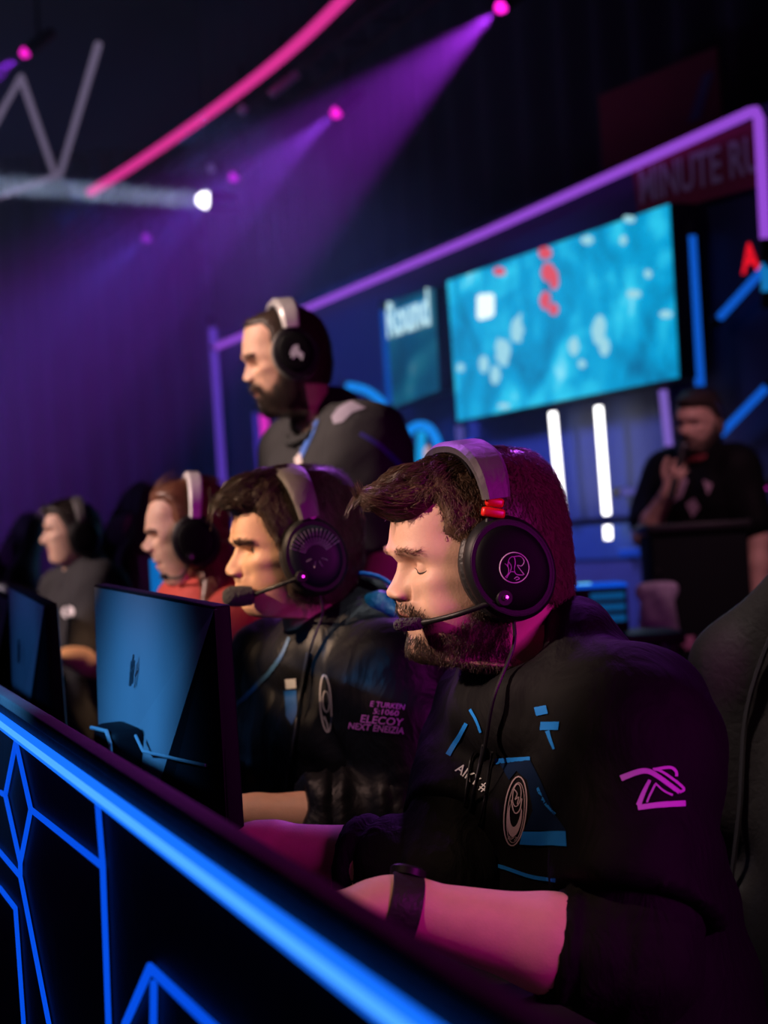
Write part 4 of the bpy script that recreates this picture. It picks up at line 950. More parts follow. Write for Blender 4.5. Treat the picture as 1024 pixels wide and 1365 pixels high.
# ---- third man
x3 = make_person('MAN3', MAN3); h3 = x3['h']
ca, _ = collar_prims(x3, (243, 800), (298, 770), .075, .022, .02); cb, _ = collar_prims(x3, (246, 812), (310, 790), .10, .026, .03)
jp = list(x3['torso'])+ca+cb+sleeve(x3['shL'], x3['eL'], x3['wL'], 1, 1.1, 1.85, .012, .006, 4)+sleeve(x3['shR'], x3['eR'], x3['wR'], 1, 1.1, 1.85, .012, .006, 4)
cloth('hoodie', jp, .010, x3, RED, [], .012, .006, 24, 12)
WHT = mat('white_band', (.75, .72, .72), .45)
make_headset(h3, dict(label='black headset with pale headband on the red-hooded player', cup=(263, 722), size=(.052, .060), apex=(256, 636), bend=(260, 690), bw=.032, bt=.012, band_mat=WHT, cush_mat=SOFT, pad_mat=SOFT, cup_mat=BLACK, plate_mat=PLATE, rim_mat=None, tilt=.05, yoke=[(-.05, 1.02, .018, .008, BLACK)],
    mic=dict(pivot=(255, 742), mid=(243, 768), tip=(222, 770), end=(212, 766), ytip=.05, r=.007), boom_mat=BLACK, foam_mat=mat('black_foam', (.03, .03, .032), .9)))
# ponytail strands falling behind the ear, part of the person
def tail(p): n = len(p); return np.tile(A(-.1, 0, -1), (n, 1))+RNG.normal(size=(n, 3))*.12, np.full(n, .13), np.full(n, .004)
V, Q = sdf_mesh([cone(U(285, 735, 3.66), U(288, 775, 3.64), .035, .030, .03), cone(U(288, 775, 3.64), U(276, 805, 3.60), .030, .016, .03)], .006); PT, NN = sample_surface(V, Q, np.ones(len(V)), 700)
flip = np.sum(NN*(PT-V.mean(0)), 1) < 0; NN[flip] *= -1; SV, SQ = strand_mesh(PT, NN, np.tile(-h3.u, (len(PT), 1))+RNG.normal(size=(len(PT), 3))*.12, .05, .003, .0009, .003)
mesh_obj('hair_tail', np.concatenate([V, SV]), np.concatenate([Q, SQ+len(V)]), MAN3['hair']['mat'], x3['root'])
# ---- fourth man
x4 = make_person('MAN4', MAN4); h4 = x4['h']
ca, _ = collar_prims(x4, (92, 778), (135, 758), .075, .012, .012)
jp = list(x4['torso'])+ca+sleeve(x4['shL'], x4['eL'], x4['wL'], 1, 1.1, .8, .012)+sleeve(x4['shR'], x4['eR'], x4['wR'], 1, 1.1, .8, .012)
ts, bv4 = cloth('t_shirt', jp, .012, x4, TEE, [], .012, .006, 22, 15)
m = MB(); print_poly(m, bv4, [[(92+8.5*math.cos(a), 816+8.5*math.sin(a)) for a in np.linspace(0, 6.28, 20, endpoint=False)]], .004); m.build('chest_badge', mat('badge_white', (.75, .7, .72), .6), x4['root'])
make_headset(h4, dict(label='black headset on the farthest seated player', cup=(113, 716), size=(.052, .062), apex=(102, 666), bend=(110, 696), bw=.036, bt=.010, band_mat=GREYBAND, cush_mat=SOFT, cup_mat=BLACK, plate_mat=PLATE, tilt=.1, yoke=[(-.05, 1.02, .018, .008, BLACK)]))
# ---- the standing man
x5 = make_person('COACH', COACH); h5 = x5['h']
ca, cp = collar_prims(x5, (390, 590), (452, 530), .088, .008, .014)
jp = list(x5['torso'])+[cutcone(x5['shL'], lerp(x5['shL'], x5['eL'], 1.0), .070, .070, .05, lerp(x5['shL'], x5['eL'], .88), x5['eL']-x5['shL']), cutcone(x5['shR'], x5['eR'], .066, .066, .05, lerp(x5['shR'], x5['eR'], .88), x5['eR']-x5['shR'])]
cut = lerp(x5['shL'], x5['eL'], .9); cutr = lerp(x5['shR'], x5['eR'], .9)
ts, bv5 = cloth('t_shirt', jp, .009, x5, TEE, [], .014, .007, 20, 17)
m = MB()
for i in range(len(cp)-1): pass
V, Q = sdf_mesh(ca, .005); mesh_obj('neckband', V, Q, mat('neckband_black', (.008, .008, .010), .8), x5['root'])
m = MB(); print_poly(m, bv5, [[(443, 556), (452, 544), (468, 535), (488, 545), (470, 551), (458, 563), (446, 566)]], .003); m.build('shoulder_print', mat('print_lilac_grey', (.22, .19, .26), .7), x5['root'])
m = MB(); print_strips(m, bv5, [(424, 560), (416, 580), (406, 600), (398, 616)], [4, 8], 16, .003); m.build('chest_stripe', mat('print_blue2', lin(50, 90, 170), .6), x5['root'])
m = MB(); print_poly(m, bv5, [[(394, 612), (402, 604), (405, 618), (396, 622)]], .004); m.build('chest_patch', mat('print_cream', (.5, .42, .42), .6), x5['root'])
m = MB(); print_strips(m, bv5, [(480, 578), (508, 596), (540, 628)], [5, 8], 16, .003); m.build('sleeve_stripe', mat('print_indigo', lin(40, 25, 130), .6), x5['root'])
def emblem_star(o, axis, h, parent, rr):
    X = nrm(-h.f-axis*np.dot(-h.f, axis)); Y = np.cross(X, axis) if np.dot(np.cross(X, axis), h.u) > 0 else -np.cross(X, axis)
    pts = [(-.2, .0), (-.05, .18), (.12, .2), (.1, .02), (.22, -.12), (.12, -.32), (.0, -.12), (-.16, -.2)]
    MB().prism([o+(X*p[0]+Y*p[1])*rr*1.25 for p in pts], axis, .0012).build('emblem', mat('emblem_pale', (.45, .47, .5), .45), parent)
hs5 = make_headset(h5, dict(label='black headset with silver padded headband on the standing person', cup=(396, 469), size=(.053, .062), apex=(374, 407), bend=(388, 436), bw=.050, bt=.016, band_mat=mat('silver_band', (.62, .60, .60), .3, .2), cush_mat=mat('grey_cushion', (.16, .155, .16), .5), pad_mat=SOFT, cup_mat=BLACK, plate_mat=PLATE, rim_mat=DARKRIM, emblem=emblem_star, tilt=.1, yoke=[(-.05, 1.02, .022, .009, BLACK)],
    cable=lambda o: [o, o-h5.u*.03]+[p for p in [on_cloth(bv5, 417, 560, .01), on_cloth(bv5, 412, 590, .01)] if p is not None], cable_mat=BLACK))
# ---- the caster on stage
hcs = Head(CASTER['head']); mouth = hcs.world(A(hcs.ld['mouth'][0]+.035, .0, hcs.ld['mouth'][1]-.02))[0]
wr = mouth-hcs.u*.17+hcs.f*.045-hcs.l*.045; _a = CASTER['body']['arms']
CASTER['body']['arms'] = lambda sc, tf, tl, sl, sr: (sl-A(0, 0, .30)+tl*.07, sr-A(0, 0, .26)-tl*.05+tf*.12, sl-A(0, 0, .56)+tl*.08+tf*.06, wr)
CASTER['hands'] = {'R': (nrm(hcs.u*.9+hcs.l*.45+hcs.f*.1), nrm(hcs.f), 1.15)}
x6 = make_person('CASTER', CASTER); h6 = x6['h']
ca, cp = collar_prims(x6, (921, 612), (952, 603), .085, .012, .014)
jp = list(x6['torso'])+[cone(x6['shL'], lerp(x6['shL'], x6['eL'], .75), .064, .062, .05), cone(x6['shR'], lerp(x6['shR'], x6['eR'], .75), .064, .062, .05)]
ts, bv6 = cloth('t_shirt', jp, .012, x6, CLOTH, [], .014, .006, 20, 21)
V, Q = sdf_mesh(ca, .006); mesh_obj('neckband', V, Q, mat('neckband_red', (.14, .01, .015), .8), x6['root'])
m = MB(); print_poly(m, bv6, [[(892, 645), (905, 632), (918, 640), (910, 662), (896, 672)], [(915, 672), (926, 664), (934, 676), (924, 690)], [(938, 640), (950, 646), (944, 660)]], .005, 8); m.build('chest_print', mat('print_rose', (.30, .20, .26), .7), x6['root'])
mic = thing('microphone', 'black handheld microphone held up to the mouth of the person on stage', 'microphone', mouth); d = nrm(-hcs.u*.86+hcs.f*.38-hcs.l*.10)
MB().lathe(mouth, d, [(0, -.024), (.014, -.022), (.024, -.010), (.026, .004), (.022, .018), (.020, .022), (0, .022)], 24).build('mic_head', mat('mic_mesh', (.04, .04, .045), .4, .6), mic)
MB().lathe(mouth, d, [(0, .020), (.019, .022), (.0175, .05), (.013, .20), (.0125, .215), (0, .216)], 20).build('mic_handle', BLACK, mic)
# ---------------------------------------------------------------- the hall
UPZ = A(0, 0, 1)
EW = nrm(A(-math.sin(R(25)), math.cos(R(25)), 0)); NW = nrm(A(-EW[1], EW[0], 0))      # along the stage wall (into depth), and out of it to the players
P0 = U(925, 705, 7.5)
def sp(px, py, off=0.0): return onplane(px, py, P0+NW*off, NW)
def wpt(s, z, off=0.0): q = P0+EW*s+NW*off; return A(q[0], q[1], z)
def struct(o): o['kind'] = 'structure'; return o
def up(o): return o
FLOORM = mat('hall_floor', (.012, .012, .016), .35, bump=(6, .1, 3, (1, 1, 1))); HALLM = mat('hall_wall', (.012, .012, .02), .85); CEILM = mat('hall_ceiling', (.03, .03, .035), .9); DRAPE = mat('navy_drape', (.016, .018, .04), .85, bump=(8, .3, 3, (1, 1, .2)))
def slab(name, c, sx, sy, sz, m): o = MB().box(c, sx, sy, sz).build(name, m, None, False); return struct(o)
slab('floor', (-3, 10, -.1), 22, 28, .2, FLOORM); slab('ceiling', (-3, 10, 7.1), 22, 28, .2, CEILM)
slab('wall_left', (-14.1, 10, 3.5), .2, 28, 7.4, HALLM); slab('wall_right', (8.1, 10, 3.5), .2, 28, 7.4, HALLM); slab('wall_front', (-3, -4.1, 3.5), 22, .2, 7.4, HALLM)
# far wall: a pleated drape
V = []; F = []; nx = 700
for i in range(nx+1):
    xx = -14+22*i/nx; yy = 23.4+.10*math.sin(i*.55+.6*math.sin(i*.11))
    V += [(xx, yy, 0), (xx, yy, 7), (xx, yy+.5, 7), (xx, yy+.5, 0)]
for i in range(nx): F += [(4*i, 4*i+4, 4*i+5, 4*i+1), (4*i+3, 4*i+2, 4*i+6, 4*i+7), (4*i+1, 4*i+5, 4*i+6, 4*i+2)]
F += [(0, 1, 2, 3), (4*nx, 4*nx+3, 4*nx+2, 4*nx+1)]
struct(mesh_obj('wall_back', V, F, DRAPE))
# black drapes hanging behind the stage set
dr = []
for i in range(421):
    s = -3.2+13.0*i/420; dr.append((s, -1.3+.07*math.sin(i*.42+.8*math.sin(i*.07))))
V = []; F = []
for s, o in dr: V += [wpt(s, .02, o), wpt(s, 6.9, o), wpt(s, 6.9, o-.03), wpt(s, .02, o-.03)]
for i in range(420): F += [(4*i, 4*i+4, 4*i+5, 4*i+1), (4*i+3, 4*i+2, 4*i+6, 4*i+7), (4*i+1, 4*i+5, 4*i+6, 4*i+2)]
F += [(0, 1, 2, 3), (1680, 1683, 1682, 1681)]
EOFS = 0
def stage_quad(poly, off0, off1):
    """outline in photo pixels on the stage wall, pulled from off0 to off1 in front of it"""
    return [sp(px, py, off0) for px, py in poly], NW, off1-off0
def slabpoly(name, poly, off0, t, m, parent=None):
    o = MB().prism([sp(px, py, off0) for px, py in poly], NW, t).build(name, m, parent, False); return o
def tube_thing(name, label, cat, pts, r, m, group=None, off=.06, pl=None, seg=0, clips=True):
    P = [(pl or (lambda a, b: sp(a, b, off)))(*p) for p in pts]
    if seg: P = list(spline(P, seg))
    t = thing(name, label, cat, P[0], group)
    o = MB(); o.tube(P, r, 10); o.build('glowing_tube', m, t)
    if clips:
        for i in (0, -1):
            a = P[i]; d = nrm(P[1]-P[0]) if i == 0 else nrm(P[-1]-P[-2]); MB().lathe(a-d*r*1.5, d, [(0, 0), (r*1.35, 0), (r*1.35, r*3), (0, r*3)], 12).build('end_cap', BLACK, t)
    return t
# ---- set wall
SETM = mat('set_navy', lin(14, 24, 66), .55); SETL = mat('set_violet', (.10, .085, .20), .55); SETB = mat('set_blue', (.05, .10, .26), .5)
t = thing('stage_backdrop', 'dark navy stage wall behind the screens and glowing tubes', 'backdrop', wpt(0, 0))
sL = np.dot(sp(283, 560)-P0, EW); sR = -2.6
MB().box((wpt((sL+sR)/2, 1.5, -.06)), sL-sR, .08, 2.98, (EW, NW, UPZ)).build('wall_panel', SETM, t, False)
def zline(py, px): return sp(px, py)[2]
z1, z2, z3 = zline(690, 800), zline(700, 800), zline(745, 800)
s1, s2 = np.dot(sp(620, 700)-P0, EW), np.dot(sp(905, 700)-P0, EW)
zt = zline(500, 720)
MB().box(wpt((s1+s2)/2, (zt+z1)/2, .0), s1-s2, .03, zt-z1, (EW, NW, UPZ)).build('violet_panel', mat('set_dusk', (.035, .050, .15), .6), t, False)
MB().box(wpt((s1+s2)/2, (z2+z3)/2, .02), s1-s2, .06, z2-z3, (EW, NW, UPZ)).build('blue_band', SETB, t, False)
MB().box(wpt((s1+s2)/2, z3/2, .015), s1-s2, .05, z3-.02, (EW, NW, UPZ)).build('lower_panel', SETL, t, False)
lg = sp(866, 735, .10); MB().box(lg, .17, .22, .035, (EW, NW, UPZ), .004).build('ledge', mat('ledge_blue', (.03, .20, .55), .4), t, False)
dp = MB(); dp.add(V, F); dp.build('drape', mat('black_drape', (.012, .014, .028), .9, bump=(8, .3, 3, (1, 1, .2))), None); bpy.data.objects['drape']['label'] = 'black pleated drape hanging behind the stage wall'; bpy.data.objects['drape']['category'] = 'curtain'
# ---- screens
def screen_mat():
    m = bpy.data.materials.new('screen_sea'); m.use_nodes = True; N = m.node_tree.nodes; L = m.node_tree.links; b = N['Principled BSDF']; b.inputs['Base Color'].default_value = (.01, .01, .01, 1); b.inputs['Roughness'].default_value = .3
    tc = N.new('ShaderNodeTexCoord'); nt = N.new('ShaderNodeTexNoise'); nt.inputs['Scale'].default_value = 2.0; nt.inputs['Detail'].default_value = 4; nt.inputs['Distortion'].default_value = 1.1
    n2 = N.new('ShaderNodeTexNoise'); n2.inputs['Scale'].default_value = 5; n2.inputs['Detail'].default_value = 3
    L.new(tc.outputs['Object'], nt.inputs['Vector']); L.new(tc.outputs['Object'], n2.inputs['Vector'])
    r = N.new('ShaderNodeValToRGB'); e = r.color_ramp.elements; e[0].position = .30; e[0].color = (*lin(0, 80, 125), 1); e[1].position = .50; e[1].color = (*lin(0, 150, 200), 1)
    a = e.new(.60); a.color = (*lin(40, 190, 225), 1); a = e.new(.72); a.color = (*lin(170, 235, 245), 1)
    mx = N.new('ShaderNodeMix'); mx.data_type = 'FLOAT'; mx.inputs[0].default_value = .35; L.new(nt.outputs['Fac'], mx.inputs[2]); L.new(n2.outputs['Fac'], mx.inputs[3]); L.new(mx.outputs[0], r.inputs[0])
    L.new(r.outputs[0], b.inputs['Emission Color']); b.inputs['Emission Strength'].default_value = 1.15; return m
SEA = screen_mat(); OFF = .16
t = thing('stage_screen', 'large stage screen glowing turquoise with red marks and a white square', 'screen', sp(755, 440, OFF))
q = [(597, 375), (892.5, 272), (905.5, 503), (611, 561)]
Q3 = [sp(*p, OFF) for p in q]
MB().prism([c+(c-sum(Q3)/4)*.012 for c in Q3], -NW, .13).build('housing', BLACK, t, False)
so = MB().prism(Q3, NW, .004).build('display', SEA, t, False)
def glyph(name, m, polys, off=OFF+.006):
    o = MB()
    for p in polys: o.prism([sp(*v, off) for v in p], NW, .0015)
    return o.build(name, m, so, False)
def blob(cx, cy, rx, ry, n=14, j=.25): return [(cx+rx*math.cos(a)*(1+j*(random.random()-.5)), cy+ry*math.sin(a)*(1+j*(random.random()-.5))) for a in np.linspace(0, 2*math.pi, n, endpoint=False)]
glyph('red_marks', glow('coral', lin(225, 85, 100), 1.0), [blob(727, 337, 9, 9), blob(731, 363, 9, 13), blob(739, 372, 6, 14), blob(727, 400, 7, 12), blob(738, 412, 7, 8), blob(666, 362, 8, 6)])
glyph('white_square', glow('white_sq', (.85, 1, .97), 1.15), [[(636, 395), (640, 392), (656, 391), (659, 394), (659, 419), (655, 423), (640, 427), (636, 423)]])
glyph('pale_marks', glow('pale_blue', lin(165, 225, 240), .9), [blob(839, 292, 8, 5), blob(783, 320, 8, 6), blob(831, 320, 5, 6), blob(798, 440, 9, 20, 12, .6), blob(806, 462, 7, 12), blob(765, 462, 7, 12), blob(888, 419, 9, 5), blob(845, 392, 10, 6), blob(864, 365, 5, 6), blob(660, 500, 7, 13), blob(645, 485, 6, 12), blob(670, 470, 10, 18, 12, .6), blob(690, 440, 8, 22, 12, .6), blob(672, 541, 8, 4), blob(614, 490, 5, 6), blob(776, 485, 5, 6)])
t = thing('side_screen', 'small dim screen with a glowing white heading beside the large stage screen', 'screen', sp(545, 460, OFF))
q = [(507, 405), (579, 384), (586, 520), (519, 545)]; Q3 = [sp(*p, OFF-.04) for p in q]
MB().prism([c+(c-sum(Q3)/4)*.03 for c in Q3], -NW, .09).build('housing', BLACK, t, False)
SEA2 = SEA.copy(); SEA2.name = 'screen_dim'; SEA2.node_tree.nodes['Principled BSDF'].inputs['Emission Strength'].default_value = .22
so = MB().prism(Q3, NW, .004).build('display', SEA2, t, False)
glyph('heading_glow', glow('heading', lin(45, 150, 205), .8), [[(512, 418), (571, 396), (574, 424), (516, 444)]], OFF-.033)
Vt, Ft = text_poly('Round', 1, .03); o = sp(543, 421, OFF-.028); ez = nrm(sp(545, 380)-sp(548, 460)); s_ = np.linalg.norm(sp(516, 430)-sp(571, 409))/2.6
MB().add([o+(-EW)*v[0]*s_+UPZ*v[1]*s_*1.3 for v in Vt], Ft).build('heading', glow('heading_white', lin(200, 240, 250), 1.0), so, False)
# ---- glowing tubes of the set
PUR = glow('violet_tube', lin(150, 75, 215), .95); PURD = glow('violet_dim', lin(95, 60, 190), .8); BLU = glow('blue_tube', lin(15, 90, 205), .9); CYA = glow('azure_tube', lin(10, 135, 235), 1.0); MAG = glow('magenta_tube', lin(225, 40, 190), 1.0); WHT_T = glow('white_tube', (1, .98, .97), 4.0); LIL = glow('lilac_tube', lin(130, 100, 200), .85)
G = 'glowing tubes of the stage set'
tube_thing('light_tube', 'long violet glowing tube framing the stage, bent at its upper corner', 'light', [(287, 463), (640, 313), (1000, 150), (1007, 148), (1012, 158), (1016, 230), (1021, 330)], .022, PUR, G)
tube_thing('light_tube', 'upright violet glowing tube at the far end of the stage wall', 'light', [(283, 430), (297, 645), (302, 720)], .030, PURD, G)
tube_thing('light_tube', 'azure glowing tube end below the violet frame corner', 'light', [(1021, 340), (1023, 400)], .022, glow('teal_tube', lin(20, 120, 190), .9), G)
tube_thing('light_tube', 'upright blue glowing tube right beside the large screen edge', 'light', [(921, 305), (934, 525)], .021, BLU, G)
tube_thing('light_tube', 'slanted blue glowing tube below the red lettering', 'light', [(956, 427), (1030, 346)], .018, BLU, G)
tube_thing('light_tube', 'slanted blue glowing tube behind the shoulder of the person on stage', 'light', [(958, 582), (1030, 508)], .018, BLU, G)
tube_thing('light_tube', 'short white glowing tube under the large screen, nearer the seated players', 'light', [(737, 550), (749, 682)], .0175, WHT_T, G, .12, clips=False)
tube_thing('light_tube', 'tall white glowing tube under the large screen, nearer the lectern', 'light', [(798, 542), (809, 686)], .0175, WHT_T, G, .12, clips=False)
tube_thing('light_tube', 'stubby white glowing tube below the tall white one', 'light', [(810, 701), (811, 719)], .0175, WHT_T, G, .14, clips=False)
tube_thing('light_tube', 'upright lilac glowing tube between white tubes and lectern', 'light', [(883, 512), (893, 604)], .019, LIL, G)
tube_thing('light_tube', 'level dim lilac tube beside the lectern person\'s elbow', 'light', [(826, 656), (866, 654)], .018, glow('lilac_dim', lin(85, 80, 165), .7), G)
tube_thing('light_tube', 'upright dim lilac tube under the near corner of the big screen', 'light', [(612, 560), (617, 640)], .022, glow('lilac_dim', lin(85, 80, 165), .7), G)
tube_thing('light_tube', 'upright magenta glowing tube in front of the standing person\'s chest', 'light', [(351, 545), (358, 640)], .030, MAG, G)
tube_thing('light_tube', 'thin indigo glowing tube next to the upright magenta one', 'light', [(340, 545), (347, 640)], .022, glow('indigo_tube', lin(60, 40, 160), .8), G)
tube_thing('light_tube', 'upright thin blue tube on the edge of the small dim screen', 'light', [(510, 408), (520, 545)], .018, glow('blue_dim', lin(0, 75, 175), .8), G, .2)
tube_thing('light_tube', 'slanted magenta tube at shoulder height beside the person on stage', 'light', [(1002, 660), (1030, 640)], .018, MAG, G)
n_ = thing('neon_sign', 'azure looped neon sign between the standing person and the nearest player', 'sign', sp(560, 600, .1))
MB().tube(spline([sp(*p, .14) for p in [(546, 632), (540, 605), (540, 585), (548, 572), (561, 567), (574, 573), (583, 590), (588, 612), (592, 632)]], 40), .025, 10).build('neon_loop', CYA, n_)
MB().tube([sp(562, 576, .12), sp(560, 632, .12)], .026, 10).build('neon_bar', glow('cyan_bar', lin(15, 160, 230), .95), n_)
tube_thing('neon_arc', 'curved azure neon arc behind the standing person\'s shoulder', 'light', [(462, 514), (485, 519), (505, 532), (518, 550), (522, 566)], .024, CYA, G, .1, seg=20)
dot = thing('spot_lamp', 'tiny blue lamp just above the nearest player\'s headband', 'lamp', sp(627, 594, .1)); MB().lathe(sp(627, 594, .1), NW, [(0, .03), (.02, .024), (.03, 0), (.02, -.03), (0, -.03)], 16).build('lens', glow('blue_dot', lin(10, 50, 255), 1.3), dot); MB().lathe(sp(627, 594, .07), -NW, [(0, 0), (.03, 0), (.03, .06), (0, .06)], 14).build('body', BLACK, dot)
pb = thing('wall_lamp', 'small pale lamp inside the looped neon sign', 'lamp', sp(570, 605, .1)); MB().lathe(sp(571, 606, .1), NW, [(.0, .02), (.025, .015), (.035, 0), (0, 0)], 18, sx=1.5).build('lens', glow('peach', lin(215, 170, 165), .9), pb); MB().lathe(sp(571, 606, .1), -NW, [(.04, 0), (.04, .08), (0, .08)], 18, sx=1.5).build('body', BLACK, pb)
# red lettering and banners
Vt, Ft = text_poly('Ad', 1, .035); o = sp(1008, 343, .03); s_ = .16
sg = thing('wall_lettering', 'red glowing letters on the stage wall under the frame corner', 'sign', o); MB().add([o+(-EW)*v[0]*s_+UPZ*v[1]*s_ for v in Vt], Ft).build('letters', glow('red_letters', lin(235, 20, 40), 1.0), sg, False)
BAN = mat('banner_red', (.30, .02, .05), .85, bump=(10, .3, 3, (1, 1, 1))); BANT = mat('banner_print', (.60, .45, .55), .8)
t = thing('banner', 'dark red cloth banner with large pale capitals above the big screen', 'banner', sp(930, 220, .05))
slabpoly('cloth', [(846, 224), (1010, 160), (1022, 246), (855, 292)], .02, .012, BAN, t)
Vt, Ft = text_poly('MINUTE RU', 1, .02); pa, pb_ = sp(853, 252, .036), sp(1014, 205, .036); ex = nrm(pb_-pa); W_ = max(v[0] for v in Vt)-min(v[0] for v in Vt); sc_ = np.linalg.norm(pb_-pa)/W_; o = (pa+pb_)/2
hh = np.linalg.norm(sp(930, 195)-sp(932, 262)); ht = max(v[1] for v in Vt)-min(v[1] for v in Vt)
MB().add([o+ex*v[0]*sc_+UPZ*v[1]*hh/ht*.72 for v in Vt], Ft).build('banner_lettering', BANT, t, False)
t = thing('banner', 'dark red cloth banner with a slanted pale stripe high above the stage', 'banner', sp(880, 150, -.5))
slabpoly('cloth', [(800, 128), (958, 62), (966, 172), (806, 226)], -1.0, .012, mat('banner_dark', (.22, .015, .03), .9, bump=(10, .3, 3, (1, 1, 1))), t); slabpoly('stripe', [(938, 100), (952, 94), (934, 158), (918, 164)], -.985, .004, mat('banner_stripe', (.10, .10, .20), .8), t)
# ---- lectern, cases
t = thing('lectern', 'tall black lectern in front of the person with the microphone', 'lectern', toz(925, 1010, 0)*0+A(*U(928, 800, 6.45)[:2], 0)); b0 = A(*U(928, 800, 6.45)[:2], 0)
zt_ = U(928, 692, 6.45)[2]; ee, nn = nrm(A(CR[0], CR[1], 0)), nrm(-A(CF[0], CF[1], 0)); MB().box(b0+A(0, 0, (zt_-.05)/2), .36, .30, zt_-.05, (ee, nn, UPZ), .01).build('cabinet', mat('lectern_black', (.004, .0045, .006), .7, spec=.08), t)
MB().box(b0+A(0, 0, zt_-.03), .39, .34, .035, (ee, nn, UPZ), .008).build('lectern_top', BLACK, t); MB().box(b0+A(0, 0, .03), .42, .36, .06, (ee, nn, UPZ), .008).build('plinth', BLACK, t)
e_ = onplane(918, 857, b0+nn*.152, nn); MB().box(e_, .045, .004, .05, (ee, nn, UPZ), .001).build('front_emblem', mat('emblem_rose', (.35, .12, .22), .6), t)
t = thing('computer_case', 'black computer case with a blue-lit top and shelves on a table behind the nearest player', 'computer', U(797, 840, 5.6)); cc = U(797, 812, 5.6); wz = .145
MB().box(cc, .17, .22, .15, (ee, nn, UPZ), .006).build('case', BLACK, t)
tp = cc+A(0, 0, .079); MB().box(tp, .172, .222, .012, (ee, nn, UPZ), .003).build('top_panel', glow('case_top', lin(10, 80, 215), .95), t); MB().box(tp+ee*-.045+nn*.05+A(0, 0, .007), .04, .05, .006, (ee, nn, UPZ), .002).build('top_lamp', glow('case_lamp', lin(110, 210, 255), 1.3), t)
for i in range(3): MB().box(cc+nn*.112+A(0, 0, .045-.036*i)+ee*.02, .11, .006, .022, (ee, nn, UPZ), .002).build('lit_shelf', glow('case_front', lin(10, 75, 130), .8), t)
tz = cc[2]-.077; tb = thing('side_table', 'small black side table carrying the blue-lit computer case', 'table', (cc[0], cc[1], 0)); MB().box((cc[0], cc[1], tz-.02), .5, .4, .035, (ee, nn, UPZ), .005).build('tabletop', BLACK, tb)
for a in (-1, 1):
    for b in (-1, 1): MB().box(A(cc[0], cc[1], (tz-.037)/2)+ee*a*.21+nn*b*.16, .03, .03, tz-.037, (ee, nn, UPZ)).build('leg', BLACK, tb, False)
t = thing('equipment_bag', 'pale rose bag standing on a black stand beside the lectern', 'bag', U(880, 850, 6.1)); c_ = U(880, 812, 6.1)
V, Q = sdf_mesh([ecap(c_+A(0, 0, .055)-ee*.01, c_+A(0, 0, -.10)-ee*.01, ee, (.058, .035), (.075, .04), .03), cone(c_+A(0, 0, .07)-ee*.06, c_+A(0, 0, .07)+ee*.045, .022, .022, .03)], .006); V = fold(V, np.zeros_like(V)+nn, .008, 45, 3); mesh_obj('sack', V, Q, mat('bag_rose', (.55, .45, .60), .7, bump=(20, .4, 3, (1, 1, 1))), t)
MB().tube(spline([c_+A(0, 0, .09)-ee*.02, c_+A(0, 0, .14), c_+A(0, 0, .09)+ee*.02], 14), .005, 8).build('handle', BLACK, t)
st = thing('stand', 'slim black stand under the pale rose bag', 'stand', A(c_[0], c_[1], 0)); zb = c_[2]-.137; MB().lathe((c_[0], c_[1], zb-.02), UPZ, [(0, 0), (.08, 0), (.08, .02), (0, .02)], 24).build('plate', BLACK, st); MB().tube([A(c_[0], c_[1], .02), A(c_[0], c_[1], zb-.02)], .016, 10).build('pole', BLACK, st); MB().lathe((c_[0], c_[1], 0), UPZ, [(0, 0), (.14, 0), (.14, .015), (.02, .03), (0, .03)], 24).build('base', BLACK, st)
lc = U(995, 833, 6.95); t = thing('stage_light', 'small bright floor-stand lamp beside the lectern', 'lamp', A(lc[0], lc[1], 0)); MB().lathe(lc, nn, [(0, .03), (.02, .025), (.03, 0), (0, 0)], 18).build('lens', glow('lamp_mint', (.75, 1, .8), 2.2), t); MB().lathe(lc, -nn, [(.036, 0), (.036, .07), (.02, .10), (0, .1)], 18).build('housing', BLACK, t); MB().tube([A(lc[0], lc[1], .01)-nn*.05, lc-nn*.05], .012, 8).build('pole', BLACK, t); MB().lathe((lc[0]-nn[0]*.05, lc[1]-nn[1]*.05, 0), UPZ, [(0, 0), (.13, 0), (.13, .012), (0, .03)], 20).build('base', BLACK, t)
# ---------------------------------------------------------------- players' desk
WD = A(-math.sin(R(20.48)), math.cos(R(20.48)), 0); ND = A(WD[1], -WD[0], 0)      # along the desk, and towards the players
ZC = 1.05
inner = A(-.0275, 1.0, ZC); TH = .0212; TL_ = .03; WDT = nrm(WD+UPZ*TL_); NU = np.cross(WDT, ND)*-1; NU = NU if NU[2] > 0 else -NU
def along(p): return float(np.dot(p-inner, WD))
def bpt(s, n, z): q = inner+WD*s+ND*n; return A(q[0], q[1], z)
def tpt(s, n, dz): q = bpt(s, n, ZC+s*TL_+dz); return q
bar = thing('desk_barrier', 'black desk front wall with a glowing blue strip and geometric blue lines', 'barrier', bpt(2, -TH/2, 0))
BARM = mat('barrier_black', lin(5, 8, 18), .6, spec=.2, bump=(40, .05, 3, (1, 1, 1))); CAPM = mat('barrier_cap', (.10, .088, .092), .75, spec=.15, bump=(60, .1, 3, (1, 1, 1)))
s0, s9 = -1.0, 6.2
MB().prism([bpt(s0, -TH+.002, 0), bpt(s9, -TH+.002, 0), tpt(s9, -TH+.002, -.012), tpt(s0, -TH+.002, -.012)], ND, TH-.004).build('panel', BARM, bar, False)
MB().box(tpt((s0+s9)/2, -TH/2, -.007), s9-s0, TH, .014, (WDT, ND, NU), .003).build('cap', CAPM, bar)
outer0 = inner-ND*TH
def fp(px, py, off=0.0): return onplane(px, py, outer0-ND*off, ND)
STRIP = glow('desk_strip', lin(20, 105, 245), 1.25); LINE = glow('desk_line', lin(5, 80, 235), .95)
